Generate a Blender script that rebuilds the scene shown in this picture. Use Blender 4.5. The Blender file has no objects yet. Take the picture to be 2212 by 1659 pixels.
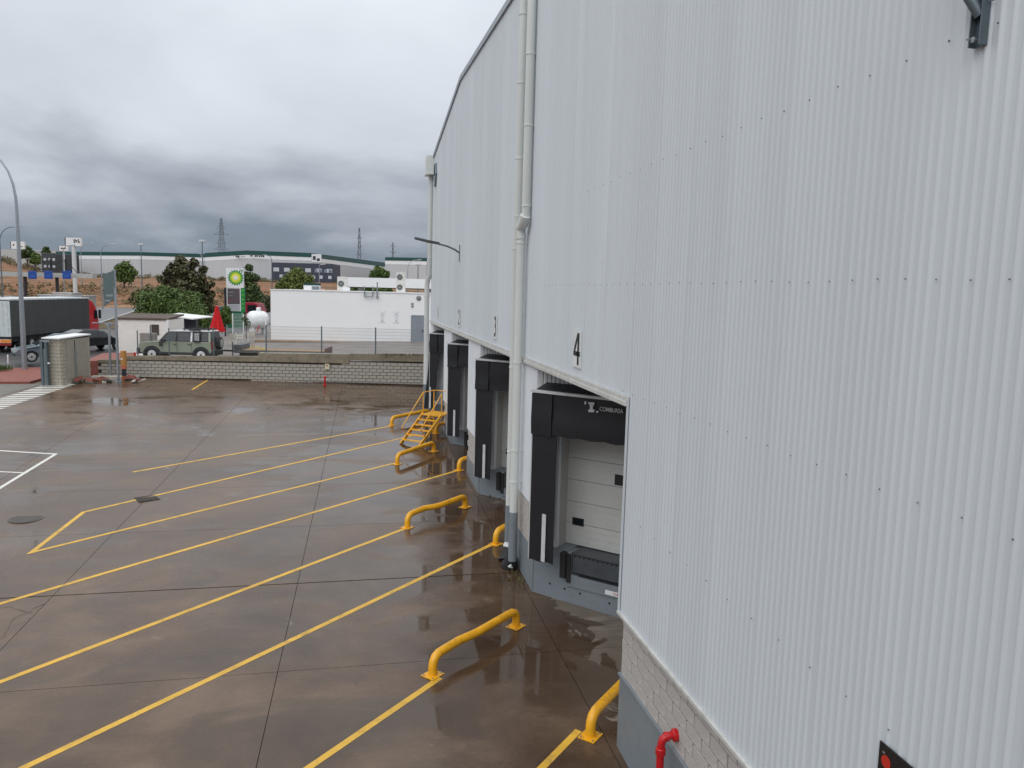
import bpy, bmesh, math, random
import numpy as np
from mathutils import Vector, Matrix
R = math.radians
random.seed(7); rng = np.random.default_rng(7)
SC = bpy.context.scene
COL = SC.collection

# ------------------------------------------------------------------ camera
CAM = Vector((0.0, 0.0, 7.3)); FPX = 1661.0
_psi, _pit, _rol = R(12.0245), R(6.77), R(1.5)
FW = Vector((math.sin(_psi)*math.cos(_pit), math.cos(_psi)*math.cos(_pit), -math.sin(_pit)))
_r = Vector((math.cos(_psi), -math.sin(_psi), 0)); _u = _r.cross(FW)
RT = _r*math.cos(_rol)+_u*math.sin(_rol); UP = -_r*math.sin(_rol)+_u*math.cos(_rol)
cd = bpy.data.cameras.new('camera'); cam = bpy.data.objects.new('camera', cd); COL.objects.link(cam)
cd.sensor_width = 36; cd.lens = FPX/2212*36; cd.clip_end = 6000; cd.clip_start = .05
M4 = Matrix((RT, UP, -FW)).transposed().to_4x4(); M4.translation = CAM
cam.matrix_world = M4; SC.camera = cam

# ------------------------------------------------------------------ sky
SUN_EL, SUN_AZ = R(50), R(-142)       # sun direction behind the cloud: up to the left and behind the camera
w = bpy.data.worlds.new('World'); SC.world = w; w.use_nodes = True
nt = w.node_tree; nt.nodes.clear()
def N(t, **k):
    n = nt.nodes.new(t)
    for a, b in k.items(): setattr(n, a, b)
    return n
L = lambda a, b: nt.links.new(a, b)
tc = N('ShaderNodeTexCoord'); sep = N('ShaderNodeSeparateXYZ'); L(tc.outputs['Generated'], sep.inputs[0])
def math_n(op, a, b=None, c=None, clamp=False):
    n = N('ShaderNodeMath', operation=op); n.use_clamp = clamp
    for i, v in enumerate((a, b, c)):
        if v is None: continue
        if isinstance(v, (int, float)): n.inputs[i].default_value = v
        else: L(v, n.inputs[i])
    return n.outputs[0]
zz = math_n('MAXIMUM', sep.outputs[2], 0.0)
den = math_n('ADD', zz, 0.27)
cx = math_n('DIVIDE', sep.outputs[0], den); cy = math_n('DIVIDE', sep.outputs[1], den)
cmb = N('ShaderNodeCombineXYZ'); L(cx, cmb.inputs[0]); L(cy, cmb.inputs[1])
n1 = N('ShaderNodeTexNoise'); n1.inputs['Scale'].default_value = 0.95; n1.inputs['Detail'].default_value = 6; n1.inputs['Roughness'].default_value = .5; n1.inputs['Distortion'].default_value = .35
L(cmb.outputs[0], n1.inputs['Vector'])
n2 = N('ShaderNodeTexNoise'); n2.inputs['Scale'].default_value = 2.6; n2.inputs['Detail'].default_value = 8; n2.inputs['Roughness'].default_value = .55
L(cmb.outputs[0], n2.inputs['Vector'])
nsum = math_n('ADD', math_n('MULTIPLY', math_n('SUBTRACT', n1.outputs[0], .5), .34), math_n('MULTIPLY', math_n('SUBTRACT', n2.outputs[0], .5), .09))
zn = math_n('ADD', zz, math_n('MULTIPLY', nsum, .9))
ramp = N('ShaderNodeValToRGB'); L(zn, ramp.inputs[0])
stops = [(0.0, (.185,.22,.27)), (.055, (.20,.24,.295)), (.105, (.355,.385,.44)), (.17, (.56,.595,.65)), (.28, (.64,.68,.735)), (.42, (.76,.81,.86)), (.75, (.98,1.0,1.0))]
els = ramp.color_ramp.elements
els[0].position = 0; els[0].color = (*stops[0][1], 1); els[1].position = stops[-1][0]; els[1].color = (*[min(1, c) for c in stops[-1][1]], 1)
for p, c in stops[1:-1]:
    e = els.new(p); e.color = (*c, 1)
nb = math_n('MULTIPLY_ADD', nsum, 1.3, 1.05)
mul = N('ShaderNodeMix', data_type='RGBA', blend_type='MULTIPLY'); mul.inputs[0].default_value = 1
cbv = N('ShaderNodeCombineXYZ'); L(nb, cbv.inputs[0]); L(nb, cbv.inputs[1]); L(nb, cbv.inputs[2])
L(ramp.outputs[0], mul.inputs[6]); L(cbv.outputs[0], mul.inputs[7])
bg = N('ShaderNodeBackground'); bg.inputs[1].default_value = 1.0; L(mul.outputs[2], bg.inputs[0])
sky = N('ShaderNodeTexSky', sky_type='NISHITA'); sky.sun_disc = False; sky.sun_elevation = SUN_EL; sky.sun_rotation = SUN_AZ
bg2 = N('ShaderNodeBackground'); bg2.inputs[1].default_value = .05; L(sky.outputs[0], bg2.inputs[0])
mx = N('ShaderNodeMixShader'); mx.inputs[0].default_value = .06; L(bg.outputs[0], mx.inputs[1]); L(bg2.outputs[0], mx.inputs[2])
out = N('ShaderNodeOutputWorld'); L(mx.outputs[0], out.inputs[0])

sl = bpy.data.lights.new('sun', 'SUN'); so = bpy.data.objects.new('sun', sl); COL.objects.link(so)
sl.energy = 1.0; sl.angle = R(60); sl.color = (1, .975, .95)
sdir = Vector((math.sin(SUN_AZ)*math.cos(SUN_EL), math.cos(SUN_AZ)*math.cos(SUN_EL), math.sin(SUN_EL)))
so.rotation_euler = sdir.to_track_quat('Z', 'Y').to_euler()
vs = SC.view_settings; vs.view_transform = 'Standard'; vs.look = 'None'; vs.exposure = 0.16; vs.gamma = 1
vs.use_curve_mapping = False

# ------------------------------------------------------------------ placing helpers (photo pixel of the 2212 px view + real distance -> world)
def at(px, py, D): return CAM + (FW + RT*((px-1106)/FPX) - UP*((py-829.5)/FPX))*D
def atz(px, D, z):
    p = at(px, 829.5, D); p = p + UP*((z-p.z)/UP.z); p.z = z
    return p
def gz(y): return .0375*(y-10.8)                      # the yard rises gently away from the docks
def plat(x, y): return min(3.3, max(2.35, 2.5+.025*(x+12)+.02*(y-51)))
E1 = Vector((.987, -.161, 0)); E2 = Vector((.161, .987, 0)); Z3 = Vector((0, 0, 1))
CF = Vector((math.sin(_psi), math.cos(_psi), 0)); CR = _r.copy()
def frame(ax, ay=None):
    ax = Vector(ax).normalized(); az = Z3; ay = az.cross(ax).normalized() if ay is None else Vector(ay).normalized()
    return Matrix((ax, ay, az)).transposed().to_4x4()

# ------------------------------------------------------------------ materials
MATS = {}
def mat(name, col, rough=.6, metal=0, var=.12, scale=3.0, bump=0.0, bscale=None, col2=None, mix=(.45, .7), stretch=None, emit=None, spec=.5, coat=0, dirt=0, dirtcol=(.06, .05, .04)):
    if name in MATS: return MATS[name]
    m = bpy.data.materials.new(name); m.use_nodes = True; t = m.node_tree; b = t.nodes['Principled BSDF']
    tcn = t.nodes.new('ShaderNodeTexCoord'); src = tcn.outputs['Object']
    if stretch:
        mp = t.nodes.new('ShaderNodeMapping'); mp.inputs['Scale'].default_value = stretch; t.links.new(src, mp.inputs[0]); src = mp.outputs[0]
    nz = t.nodes.new('ShaderNodeTexNoise'); nz.inputs['Scale'].default_value = scale; nz.inputs['Detail'].default_value = 6; nz.inputs['Roughness'].default_value = .6
    t.links.new(src, nz.inputs['Vector'])
    rp = t.nodes.new('ShaderNodeValToRGB'); t.links.new(nz.outputs[0], rp.inputs[0])
    c2 = col2 if col2 else tuple(min(1, c*(1+var)) for c in col)
    c1 = col if col2 else tuple(c*(1-var) for c in col)
    rp.color_ramp.elements[0].position = mix[0] if col2 else .3; rp.color_ramp.elements[1].position = mix[1] if col2 else .7
    rp.color_ramp.elements[0].color = (*c1, 1); rp.color_ramp.elements[1].color = (*c2, 1)
    outc = rp.outputs[0]
    if dirt:
        n3 = t.nodes.new('ShaderNodeTexNoise'); n3.inputs['Scale'].default_value = scale*2.3; n3.inputs['Detail'].default_value = 9; n3.inputs['Roughness'].default_value = .7
        t.links.new(src, n3.inputs['Vector'])
        r3 = t.nodes.new('ShaderNodeValToRGB'); r3.color_ramp.elements[0].position = .52; r3.color_ramp.elements[1].position = .75
        r3.color_ramp.elements[0].color = (0, 0, 0, 1); r3.color_ramp.elements[1].color = (dirt, dirt, dirt, 1); t.links.new(n3.outputs[0], r3.inputs[0])
        mm = t.nodes.new('ShaderNodeMix'); mm.data_type = 'RGBA'; t.links.new(r3.outputs[0], mm.inputs[0]); t.links.new(outc, mm.inputs[6]); mm.inputs[7].default_value = (*dirtcol, 1); outc = mm.outputs[2]
    t.links.new(outc, b.inputs['Base Color'])
    b.inputs['Roughness'].default_value = rough; b.inputs['Metallic'].default_value = metal
    b.inputs['Specular IOR Level'].default_value = spec; b.inputs['Coat Weight'].default_value = coat
    if bump:
        nb_ = t.nodes.new('ShaderNodeTexNoise'); nb_.inputs['Scale'].default_value = bscale or scale*8; nb_.inputs['Detail'].default_value = 4
        t.links.new(tcn.outputs['Object'], nb_.inputs['Vector'])
        bp = t.nodes.new('ShaderNodeBump'); bp.inputs['Strength'].default_value = bump; bp.inputs['Distance'].default_value = .02
        t.links.new(nb_.outputs[0], bp.inputs['Height']); t.links.new(bp.outputs[0], b.inputs['Normal'])
    if emit: b.inputs['Emission Color'].default_value = (*emit, 1); b.inputs['Emission Strength'].default_value = 1
    MATS[name] = m
    return m
def wet_mat():
    m = bpy.data.materials.new('wet_concrete'); m.use_nodes = True; t = m.node_tree; b = t.nodes['Principled BSDF']; ln = t.links.new
    tcn = t.nodes.new('ShaderNodeTexCoord')
    def noise(scale, detail=6, rough=.6, stretch=None, dist=0, off=None):
        mp = t.nodes.new('ShaderNodeMapping'); mp.inputs['Scale'].default_value = stretch or (1, 1, 1); mp.inputs['Location'].default_value = off or (0, 0, 0)
        ln(tcn.outputs['Object'], mp.inputs[0]); n = t.nodes.new('ShaderNodeTexNoise'); n.inputs['Scale'].default_value = scale; n.inputs['Detail'].default_value = detail; n.inputs['Roughness'].default_value = rough; n.inputs['Distortion'].default_value = dist
        ln(mp.outputs[0], n.inputs['Vector']); return n.outputs[0]
    def ramp(src, *st):
        r = t.nodes.new('ShaderNodeValToRGB'); ln(src, r.inputs[0]); e = r.color_ramp.elements
        e[0].position = st[0][0]; e[0].color = (*st[0][1], 1); e[1].position = st[-1][0]; e[1].color = (*st[-1][1], 1)
        for p, c in st[1:-1]: q = e.new(p); q.color = (*c, 1)
        return r.outputs[0]
    def M_(op, a, b_=None, c=None, clamp=False):
        n = t.nodes.new('ShaderNodeMath'); n.operation = op; n.use_clamp = clamp
        for i, v in enumerate((a, b_, c)):
            if v is None: continue
            if isinstance(v, (int, float)): n.inputs[i].default_value = v
            else: ln(v, n.inputs[i])
        return n.outputs[0]
    big = noise(.16, 4, .5, dist=.6); mid = noise(.55, 7, .62, (1, 1.3, 1), .5); fine = noise(14, 8, .7); blot = noise(1.7, 8, .65, dist=.3, off=(3, 9, 0))
    base = ramp(mid, (.28, (.066, .040, .026)), (.5, (.112, .073, .048)), (.72, (.170, .120, .084)))
    tone = ramp(big, (.3, (.72, .70, .70)), (.7, (1.28, 1.22, 1.16)))
    m1 = t.nodes.new('ShaderNodeMix'); m1.data_type = 'RGBA'; m1.blend_type = 'MULTIPLY'; m1.inputs[0].default_value = 1; ln(base, m1.inputs[6]); ln(tone, m1.inputs[7])
    f2 = ramp(fine, (.3, (.86, .86, .86)), (.7, (1.12, 1.12, 1.12)))
    m2 = t.nodes.new('ShaderNodeMix'); m2.data_type = 'RGBA'; m2.blend_type = 'MULTIPLY'; m2.inputs[0].default_value = 1; ln(m1.outputs[2], m2.inputs[6]); ln(f2, m2.inputs[7])
    # pools: long shallow streaks, drawn along the fall of the yard, fullest beside the docks
    sepn = t.nodes.new('ShaderNodeSeparateXYZ'); ln(tcn.outputs['Object'], sepn.inputs[0]); X, Y = sepn.outputs[0], sepn.outputs[1]
    pool = noise(.42, 8, .58, (.62, 1.25, 1), .9, (1.7, 4.1, 0))
    nearwall = M_('MULTIPLY_ADD', M_('MULTIPLY_ADD', X, .14, .5, True), .17, -.035)
    pl = ramp(M_('ADD', pool, nearwall), (.49, (0, 0, 0)), (.63, (1, 1, 1)))
    # dry strip in the shelter of the recessed dock face
    sd = M_('ADD', M_('ADD', M_('SUBTRACT', X, 4.75), M_('MULTIPLY', M_('SUBTRACT', noise(.9, 6, .6, dist=.8), .5), 3.4)), 0)
    dry = ramp(sd, (.10, (0, 0, 0)), (.22, (1, 1, 1)))
    dryc = t.nodes.new('ShaderNodeMix'); dryc.data_type = 'RGBA'; ln(dry, dryc.inputs[0]); ln(m2.outputs[2], dryc.inputs[6]); dc = ramp(blot, (.3, (.22, .185, .15)), (.7, (.33, .285, .235))); ln(dc, dryc.inputs[7])
    sp_ = ramp(noise(2.1, 5, .5, dist=.6, off=(11, 2, 0)), (.70, (0, 0, 0)), (.76, (.5, .5, .5))); spm = t.nodes.new('ShaderNodeMix'); spm.data_type = 'RGBA'; ln(sp_, spm.inputs[0]); ln(dryc.outputs[2], spm.inputs[6]); spm.inputs[7].default_value = (.27, .23, .19, 1)
    oil = ramp(noise(1.25, 7, .6, dist=1.2, off=(-7, 5, 0)), (.66, (0, 0, 0)), (.78, (.75, .75, .75))); dryc = t.nodes.new('ShaderNodeMix'); dryc.data_type = 'RGBA'; ln(oil, dryc.inputs[0]); ln(spm.outputs[2], dryc.inputs[6]); dryc.inputs[7].default_value = (.035, .027, .022, 1)
    # pooled water darkens the concrete under it
    dk = t.nodes.new('ShaderNodeMix'); dk.data_type = 'RGBA'; ln(M_('MULTIPLY', pl, .55), dk.inputs[0]); ln(dryc.outputs[2], dk.inputs[6]); dk.inputs[7].default_value = (.050, .033, .022, 1)
    ln(dk.outputs[2], b.inputs['Base Color'])
    dampr = ramp(mid, (.3, (.22, .22, .22)), (.7, (.40, .40, .40)))
    rr = M_('MULTIPLY_ADD', pl, -.9, 1.0); ro = M_('MULTIPLY', dampr, rr)
    ro2 = M_('MAXIMUM', ro, M_('MULTIPLY', dry, .6)); ln(M_('MAXIMUM', ro2, .03), b.inputs['Roughness'])
    b.inputs['IOR'].default_value = 1.42; b.inputs['Specular IOR Level'].default_value = .62
    bp = t.nodes.new('ShaderNodeBump'); bp.inputs['Distance'].default_value = .006; ln(M_('MULTIPLY_ADD', pl, -.24, .25), bp.inputs['Strength'])
    ln(M_('ADD', fine, M_('MULTIPLY', blot, 1.5)), bp.inputs['Height']); ln(bp.outputs[0], b.inputs['Normal'])
    return m
WET = wet_mat()
WALL = mat('white_sheet_metal', (.615, .66, .70), .42, 0, .035, 1.1, stretch=(1, 1, .07), dirt=.22, dirtcol=(.44, .46, .46))
def _wv():
    t = WALL.node_tree; b_ = t.nodes['Principled BSDF']; lk = b_.inputs['Base Color'].links[0].from_socket; oi = t.nodes.new('ShaderNodeObjectInfo')
    m_ = t.nodes.new('ShaderNodeMath'); m_.operation = 'MULTIPLY_ADD'; t.links.new(oi.outputs['Random'], m_.inputs[0]); m_.inputs[1].default_value = .055; m_.inputs[2].default_value = .955
    v = t.nodes.new('ShaderNodeVectorMath'); v.operation = 'SCALE'; t.links.new(lk, v.inputs[0]); t.links.new(m_.outputs[0], v.inputs['Scale']); t.links.new(v.outputs[0], b_.inputs['Base Color'])
_wv()
FACEW = mat('white_panel', (.70, .73, .77), .5, 0, .04, .6, dirt=.2, dirtcol=(.35, .35, .35))
TRIM = mat('pale_flashing', (.60, .60, .58), .5, .1, .12, 4, dirt=.5, dirtcol=(.25, .23, .2))
PIPE = mat('cream_pipe', (.66, .69, .67), .45, 0, .05, 1.2, stretch=(1, 1, .3), dirt=.15, dirtcol=(.35, .35, .3))
GREYP = mat('grey_paint', (.205, .235, .26), .5, 0, .08, 1.5, dirt=.35, dirtcol=(.13, .13, .13))
GREYD = mat('grey_steel_dark', (.09, .10, .11), .5, .2, .12, 3, dirt=.3)
BLACK = mat('black_rubber_curtain', (.011, .012, .016), .42, 0, .25, 1.3, bump=.35, bscale=2.0)
BLK = mat('black_rubber', (.02, .02, .022), .7)
BLOCK = mat('split_block', (.47, .44, .415), .9, 0, .12, 5, bump=.8, bscale=30, dirt=.3, dirtcol=(.2, .17, .15))
BLOCKW = mat('weathered_block', (.43, .40, .355), .9, 0, .25, 1.6, bump=.6, bscale=25, dirt=.7, dirtcol=(.14, .12, .09))
MORT = mat('dark_mortar', (.055, .048, .04), .95, 0, .2, 4)
COPE = mat('stained_concrete', (.24, .205, .15), .9, 0, .25, 1.2, bump=.4, dirt=.9, dirtcol=(.06, .055, .04))
YEL = mat('yellow_paint', (.84, .41, .012), .36, 0, .14, 2.5, dirt=.75, dirtcol=(.26, .14, .03), coat=.15, bump=.15, bscale=30)
YELM = mat('yellow_road_paint', (.70, .41, .045), .45, 0, .15, 1.6, dirt=.85, dirtcol=(.20, .14, .07))
WHM = mat('white_road_paint', (.72, .72, .68), .5, 0, .08, 5, dirt=.5, dirtcol=(.3, .28, .25))
GALV = mat('galvanised_steel', (.34, .37, .40), .42, .7, .1, 6)
GALVD = mat('galvanised_steel_dark', (.15, .19, .21), .45, .6, .1, 6)
RED = mat('red_paint', (.50, .008, .012), .3, 0, .1, 3)
CLOTHR = mat('red_canvas', (.55, .006, .012), .8, 0, .15, 4)
WHITE = mat('white_plain', (.80, .81, .82), .5, 0, .03, 1)
KIOSK = mat('white_render_wall', (.86, .87, .88), .7, 0, .02, .5, dirt=.08, dirtcol=(.6, .6, .6))
DARKSIGN = mat('near_black_print', (.03, .033, .036), .5)
GREENSIGN = mat('dark_green_print', (.008, .016, .012), .6)
GLASS = mat('dark_glass', (.015, .02, .024), .12, 0, .1, 1)
TYRE = mat('tyre_rubber', (.02, .02, .02), .8)
RIM = mat('alloy_rim', (.55, .56, .57), .35, .4)
ASPH = mat('wet_asphalt', (.10, .10, .105), .35, 0, .25, .8, bump=.3, bscale=40, dirt=.5, dirtcol=(.06, .06, .06))
PAVE = mat('plaza_paving', (.20, .175, .165), .5, 0, .2, .7, bump=.2, bscale=30, dirt=.5, dirtcol=(.1, .09, .08))
BROWNP = mat('brown_pavement', (.27, .19, .12), .6, 0, .2, 1)
REDPAV = mat('red_brick_paving', (.25, .075, .055), .6, 0, .25, 4, bump=.5, bscale=12, dirt=.5, dirtcol=(.12, .07, .06))
BLUES = mat('blue_sign', (.01, .06, .30), .5)
TEALB = mat('dark_green_band', (.012, .075, .07), .5, 0, .1, .3)
CLAD = mat('grey_warehouse_cladding', (.54, .56, .59), .6, 0, .04, .4, stretch=(8, 8, .1))
SLATE = mat('slate_cladding', (.045, .055, .085), .6, 0, .1, .3)
SLATED = mat('dark_slate_cladding', (.05, .058, .065), .6, 0, .15, .3)

# ------------------------------------------------------------------ mesh builder
class MB:
    def __init__(s): s.v = []; s.f = []
    def add(s, vs_, fs):
        o = len(s.v); s.v += [tuple(p) for p in vs_]; s.f += [tuple(i+o for i in f) for f in fs]; return s
    def obox(s, c, ax, ay, az):   # centre and half axes
        c, ax, ay, az = map(Vector, (c, ax, ay, az))
        vs_ = [c+ax*i+ay*j+az*k for k in (-1, 1) for j in (-1, 1) for i in (-1, 1)]
        return s.add(vs_, [(0, 2, 3, 1), (4, 5, 7, 6), (0, 1, 5, 4), (2, 6, 7, 3), (0, 4, 6, 2), (1, 3, 7, 5)])
    def box(s, x0, y0, z0, x1, y1, z1):
        return s.obox(((x0+x1)/2, (y0+y1)/2, (z0+z1)/2), ((x1-x0)/2, 0, 0), (0, (y1-y0)/2, 0), (0, 0, (z1-z0)/2))
    def bar(s, a, b, w_, h_=None, up=(0, 0, 1)):
        a, b = Vector(a), Vector(b); d = b-a; h_ = h_ or w_; u = Vector(up)
        if abs(d.normalized().dot(u)) > .98: u = Vector((1, 0, 0))
        sx = d.cross(u).normalized(); sz = sx.cross(d).normalized()
        return s.obox((a+b)/2, d/2, sx*w_/2, sz*h_/2)
    def tube(s, pts, r, n=10, caps=True):
        pts = [Vector(p) for p in pts]; rs = r if isinstance(r, (list, tuple)) else [r]*len(pts)
        rings = []; prev = None
        for i, p in enumerate(pts):
            d = (pts[min(i+1, len(pts)-1)]-pts[max(i-1, 0)]).normalized()
            if prev is None:
                a = d.cross(Vector((0, 0, 1)) if abs(d.z) < .9 else Vector((1, 0, 0))).normalized()
            else: a = (prev-d*prev.dot(d)).normalized()
            prev = a; b = d.cross(a)
            rings.append([p+(a*math.cos(2*math.pi*k/n)+b*math.sin(2*math.pi*k/n))*rs[i] for k in range(n)])
        o = []; 
        for q in rings: o += q
        fs = [(i*n+k, i*n+(k+1) % n, (i+1)*n+(k+1) % n, (i+1)*n+k) for i in range(len(pts)-1) for k in range(n)]
        if caps: fs += [tuple(range(n))[::-1], tuple((len(pts)-1)*n+k for k in range(n))]
        return s.add(o, fs)
    def prism(s, poly, d):
        n = len(poly); poly = [Vector(p) for p in poly]; d = Vector(d)
        return s.add(poly+[p+d for p in poly], [tuple(range(n))[::-1], tuple(range(n, 2*n))]+[(i, (i+1) % n, n+(i+1) % n, n+i) for i in range(n)])
    def side(s, prof, wf, off=0.0):       # side profile (x,z) spread to y=+-w(x,z)
        n = len(prof); a = [(x, -(wf(x, z)+off), z) for x, z in prof]; b = [(x, wf(x, z)+off, z) for x, z in prof]
        return s.add(a+b, [tuple(range(n)), tuple(range(n, 2*n))[::-1]]+[(i, n+i, n+(i+1) % n, (i+1) % n) for i in range(n)])
    def lathe(s, prof, c=(0, 0, 0), ax=(0, 0, 1), n=20):
        c = Vector(c); q = Vector(ax).normalized().to_track_quat('Z', 'Y')
        o = [c+q @ Vector((r*math.cos(2*math.pi*k/n), r*math.sin(2*math.pi*k/n), h)) for r, h in prof for k in range(n)]
        m = len(prof)
        return s.add(o, [(i*n+k, i*n+(k+1) % n, (i+1)*n+(k+1) % n, (i+1)*n+k) for i in range(m-1) for k in range(n)]+[tuple(range(n))[::-1], tuple((m-1)*n+k for k in range(n))])
    def build(s, name, m, parent=None, smooth=False, bevel=0, world=False, seg=2):
        me = bpy.data.meshes.new(name)
        vs_ = s.v
        if world and parent is not None:
            inv = WM(parent).inverted(); vs_ = [tuple(inv @ Vector(p)) for p in vs_]
        me.from_pydata(vs_, [], s.f); me.materials.append(m)
        bm = bmesh.new(); bm.from_mesh(me)
        bmesh.ops.recalc_face_normals(bm, faces=bm.faces)
        if bevel: bmesh.ops.bevel(bm, geom=[e for e in bm.edges if len(e.link_faces) == 2 and e.calc_face_angle(0) > .5], offset=bevel, segments=seg, affect='EDGES', profile=.6)
        bm.to_mesh(me); bm.free()
        if smooth:
            me.shade_smooth()
            at_ = me.attributes.get('sharp_edge') or me.attributes.new('sharp_edge', 'BOOLEAN', 'EDGE')
            bm = bmesh.new(); bm.from_mesh(me); fl = [(len(e.link_faces) != 2 or e.calc_face_angle(0) > .7) for e in bm.edges]; bm.free()
            at_.data.foreach_set('value', fl)
        o = bpy.data.objects.new(name, me); COL.objects.link(o)
        if parent is not None: o.parent = parent
        return o
def WM(o):
    m = o.matrix_basis.copy()
    while o.parent: o = o.parent; m = o.matrix_basis @ m
    return m
def tag(o, label=None, cat=None, group=None, kind=None):
    for k, v in (('label', label), ('category', cat), ('group', group), ('kind', kind)):
        if v: o[k] = v
    return o
def thing(name, label, cat, loc=(0, 0, 0), ax=None, group=None, rz=None):
    o = bpy.data.objects.new(name, None); COL.objects.link(o); o.empty_display_size = .2
    m = frame(ax) if ax is not None else (Matrix.Rotation(rz, 4, 'Z') if rz else Matrix())
    m.translation = Vector(loc); o.matrix_basis = m
    return tag(o, label, cat, group)
def copy_tree(o, parent=None):
    c = o.copy(); COL.objects.link(c); c.parent = parent
    for ch in list(o.children): copy_tree(ch, c)
    return c
def text(name, body, size, m, parent, mtx, ext=.004, sx=1.0, align='CENTER'):
    cu = bpy.data.curves.new(name, 'FONT'); cu.body = body; cu.size = size; cu.extrude = ext; cu.align_x = align; cu.align_y = 'CENTER'; cu.resolution_u = 3; cu.offset = size*.012 if len(body) > 1 else size*.006
    tmp = bpy.data.objects.new('tmp', cu); COL.objects.link(tmp)
    me = bpy.data.meshes.new_from_object(tmp.evaluated_get(bpy.context.evaluated_depsgraph_get())); COL.objects.unlink(tmp); bpy.data.objects.remove(tmp)
    me.transform(mtx @ Matrix.Diagonal((sx, 1, 1, 1))); me.materials.clear(); me.materials.append(m)
    o = bpy.data.objects.new(name, me); COL.objects.link(o); o.parent = parent
    return o
def sheet(name, polys, m, dz, zf, label=None, parent=None, kind=None, sub=1):
    b = MB()
    for p in polys: b.add([(x, y, zf(x, y)+dz) for x, y in p], [tuple(range(len(p)))])
    return b.build(name, m, parent)

# ================================================================== ground
def terr(x, y):
    D = x*CF.x+y*CF.y; lat = x*CR.x+y*CR.y
    yard = .0375*(min(y, 49)-10.8)-.06
    if D < 46: z = yard
    elif D < 60: z = yard+(1.9-yard)*(D-46)/14
    elif D < 90: z = 1.9+.9*(D-60)/30
    elif D < 138: z = 2.8
    elif D < 175: z = 2.8+3.7*(D-138)/37
    elif D < 215: z = 6.5+.9*(D-175)/40
    elif D < 285: z = 7.4+2.0*(D-215)/70
    else: z = 9.4
    if D > 190:
        t = min(1, max(0, (-lat/D-.598)/.06)); z += t*min(1, (D-190)/90)*5.5
    if 138 < D < 290: z += .35*math.sin(lat*.13+D*.05)*math.sin(D*.11)*min(1, (D-138)/10)
    return z
TERRM = bpy.data.materials.new('dry_grass_bank'); TERRM.use_nodes = True
def _tm():
    t = TERRM.node_tree; b = t.nodes['Principled BSDF']; ln = t.links.new; tc_ = t.nodes.new('ShaderNodeTexCoord')
    def nz(s, st=(1, 1, 1), off=(0, 0, 0)):
        mp = t.nodes.new('ShaderNodeMapping'); mp.inputs['Scale'].default_value = st; mp.inputs['Location'].default_value = off; ln(tc_.outputs['Object'], mp.inputs[0])
        n = t.nodes.new('ShaderNodeTexNoise'); n.inputs['Scale'].default_value = s; n.inputs['Detail'].default_value = 9; n.inputs['Roughness'].default_value = .68; ln(mp.outputs[0], n.inputs['Vector']); return n.outputs[0]
    r = t.nodes.new('ShaderNodeValToRGB'); ln(nz(.13, (.6, 1.6, 1)), r.inputs[0]); e = r.color_ramp.elements
    e[0].position = .33; e[0].color = (.055, .06, .03, 1); e[1].position = .70; e[1].color = (.36, .27, .17, 1)
    for p, c in ((.42, (.10, .08, .038)), (.49, (.24, .095, .04)), (.57, (.27, .145, .07))): q = e.new(p); q.color = (*c, 1)
    r2 = t.nodes.new('ShaderNodeValToRGB'); ln(nz(1.4), r2.inputs[0]); r2.color_ramp.elements[0].color = (.6, .6, .6, 1); r2.color_ramp.elements[0].position = .3; r2.color_ramp.elements[1].color = (1.25, 1.25, 1.25, 1); r2.color_ramp.elements[1].position = .7
    m_ = t.nodes.new('ShaderNodeMix'); m_.data_type = 'RGBA'; m_.blend_type = 'MULTIPLY'; m_.inputs[0].default_value = 1; ln(r.outputs[0], m_.inputs[6]); ln(r2.outputs[0], m_.inputs[7]); ln(m_.outputs[2], b.inputs['Base Color'])
    b.inputs['Roughness'].default_value = .95
_tm()
def grid_ground():
    Ds = list(np.arange(-60, 44, 8))+list(np.arange(44, 64, 1.5))+list(np.arange(64, 136, 6))+list(np.arange(136, 300, 3))+[310, 340, 400, 500, 700, 1000, 1600, 2600, 4000]
    As = np.linspace(-1.15, 1.15, 120)
    b = MB(); vs_ = []
    for D in Ds:
        for a in As:
            lat = a*max(70, abs(D)+60)
            x = CF.x*D+CR.x*lat; y = CF.y*D+CR.y*lat
            zt = terr(x, y)
            if D < 46: zt -= .05
            if D >= 340: zt -= min(4, (D-340)*.004)
            vs_.append((x, y, zt))
    n = len(As)
    b.add(vs_, [(i*n+j, i*n+j+1, (i+1)*n+j+1, (i+1)*n+j) for i in range(len(Ds)-1) for j in range(n-1)])
    o = b.build('ground', TERRM, smooth=False); o.data.shade_smooth(); tag(o, 'dry brown grassy bank and land reaching to the horizon', kind='structure')
    return o
grid_ground()
def dsheet(name, D0, D1, l0, l1, m, dz, label, nd=24, nl=24, zf=terr):
    b = MB(); vs_ = []
    for i in range(nd+1):
        D = D0+(D1-D0)*i/nd
        for j in range(nl+1):
            lat = (l0+(l1-l0)*j/nl); x = CF.x*D+CR.x*lat; y = CF.y*D+CR.y*lat; vs_.append((x, y, zf(x, y)+dz))
    n = nl+1; b.add(vs_, [(i*n+j, i*n+j+1, (i+1)*n+j+1, (i+1)*n+j) for i in range(nd) for j in range(nl)])
    return tag(b.build(name, m), label, kind='structure')
dsheet('street', 47.5, 136, -110, 70, ASPH, .06, 'wet grey asphalt road and lanes beyond the yard wall', 60, 20)
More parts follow.
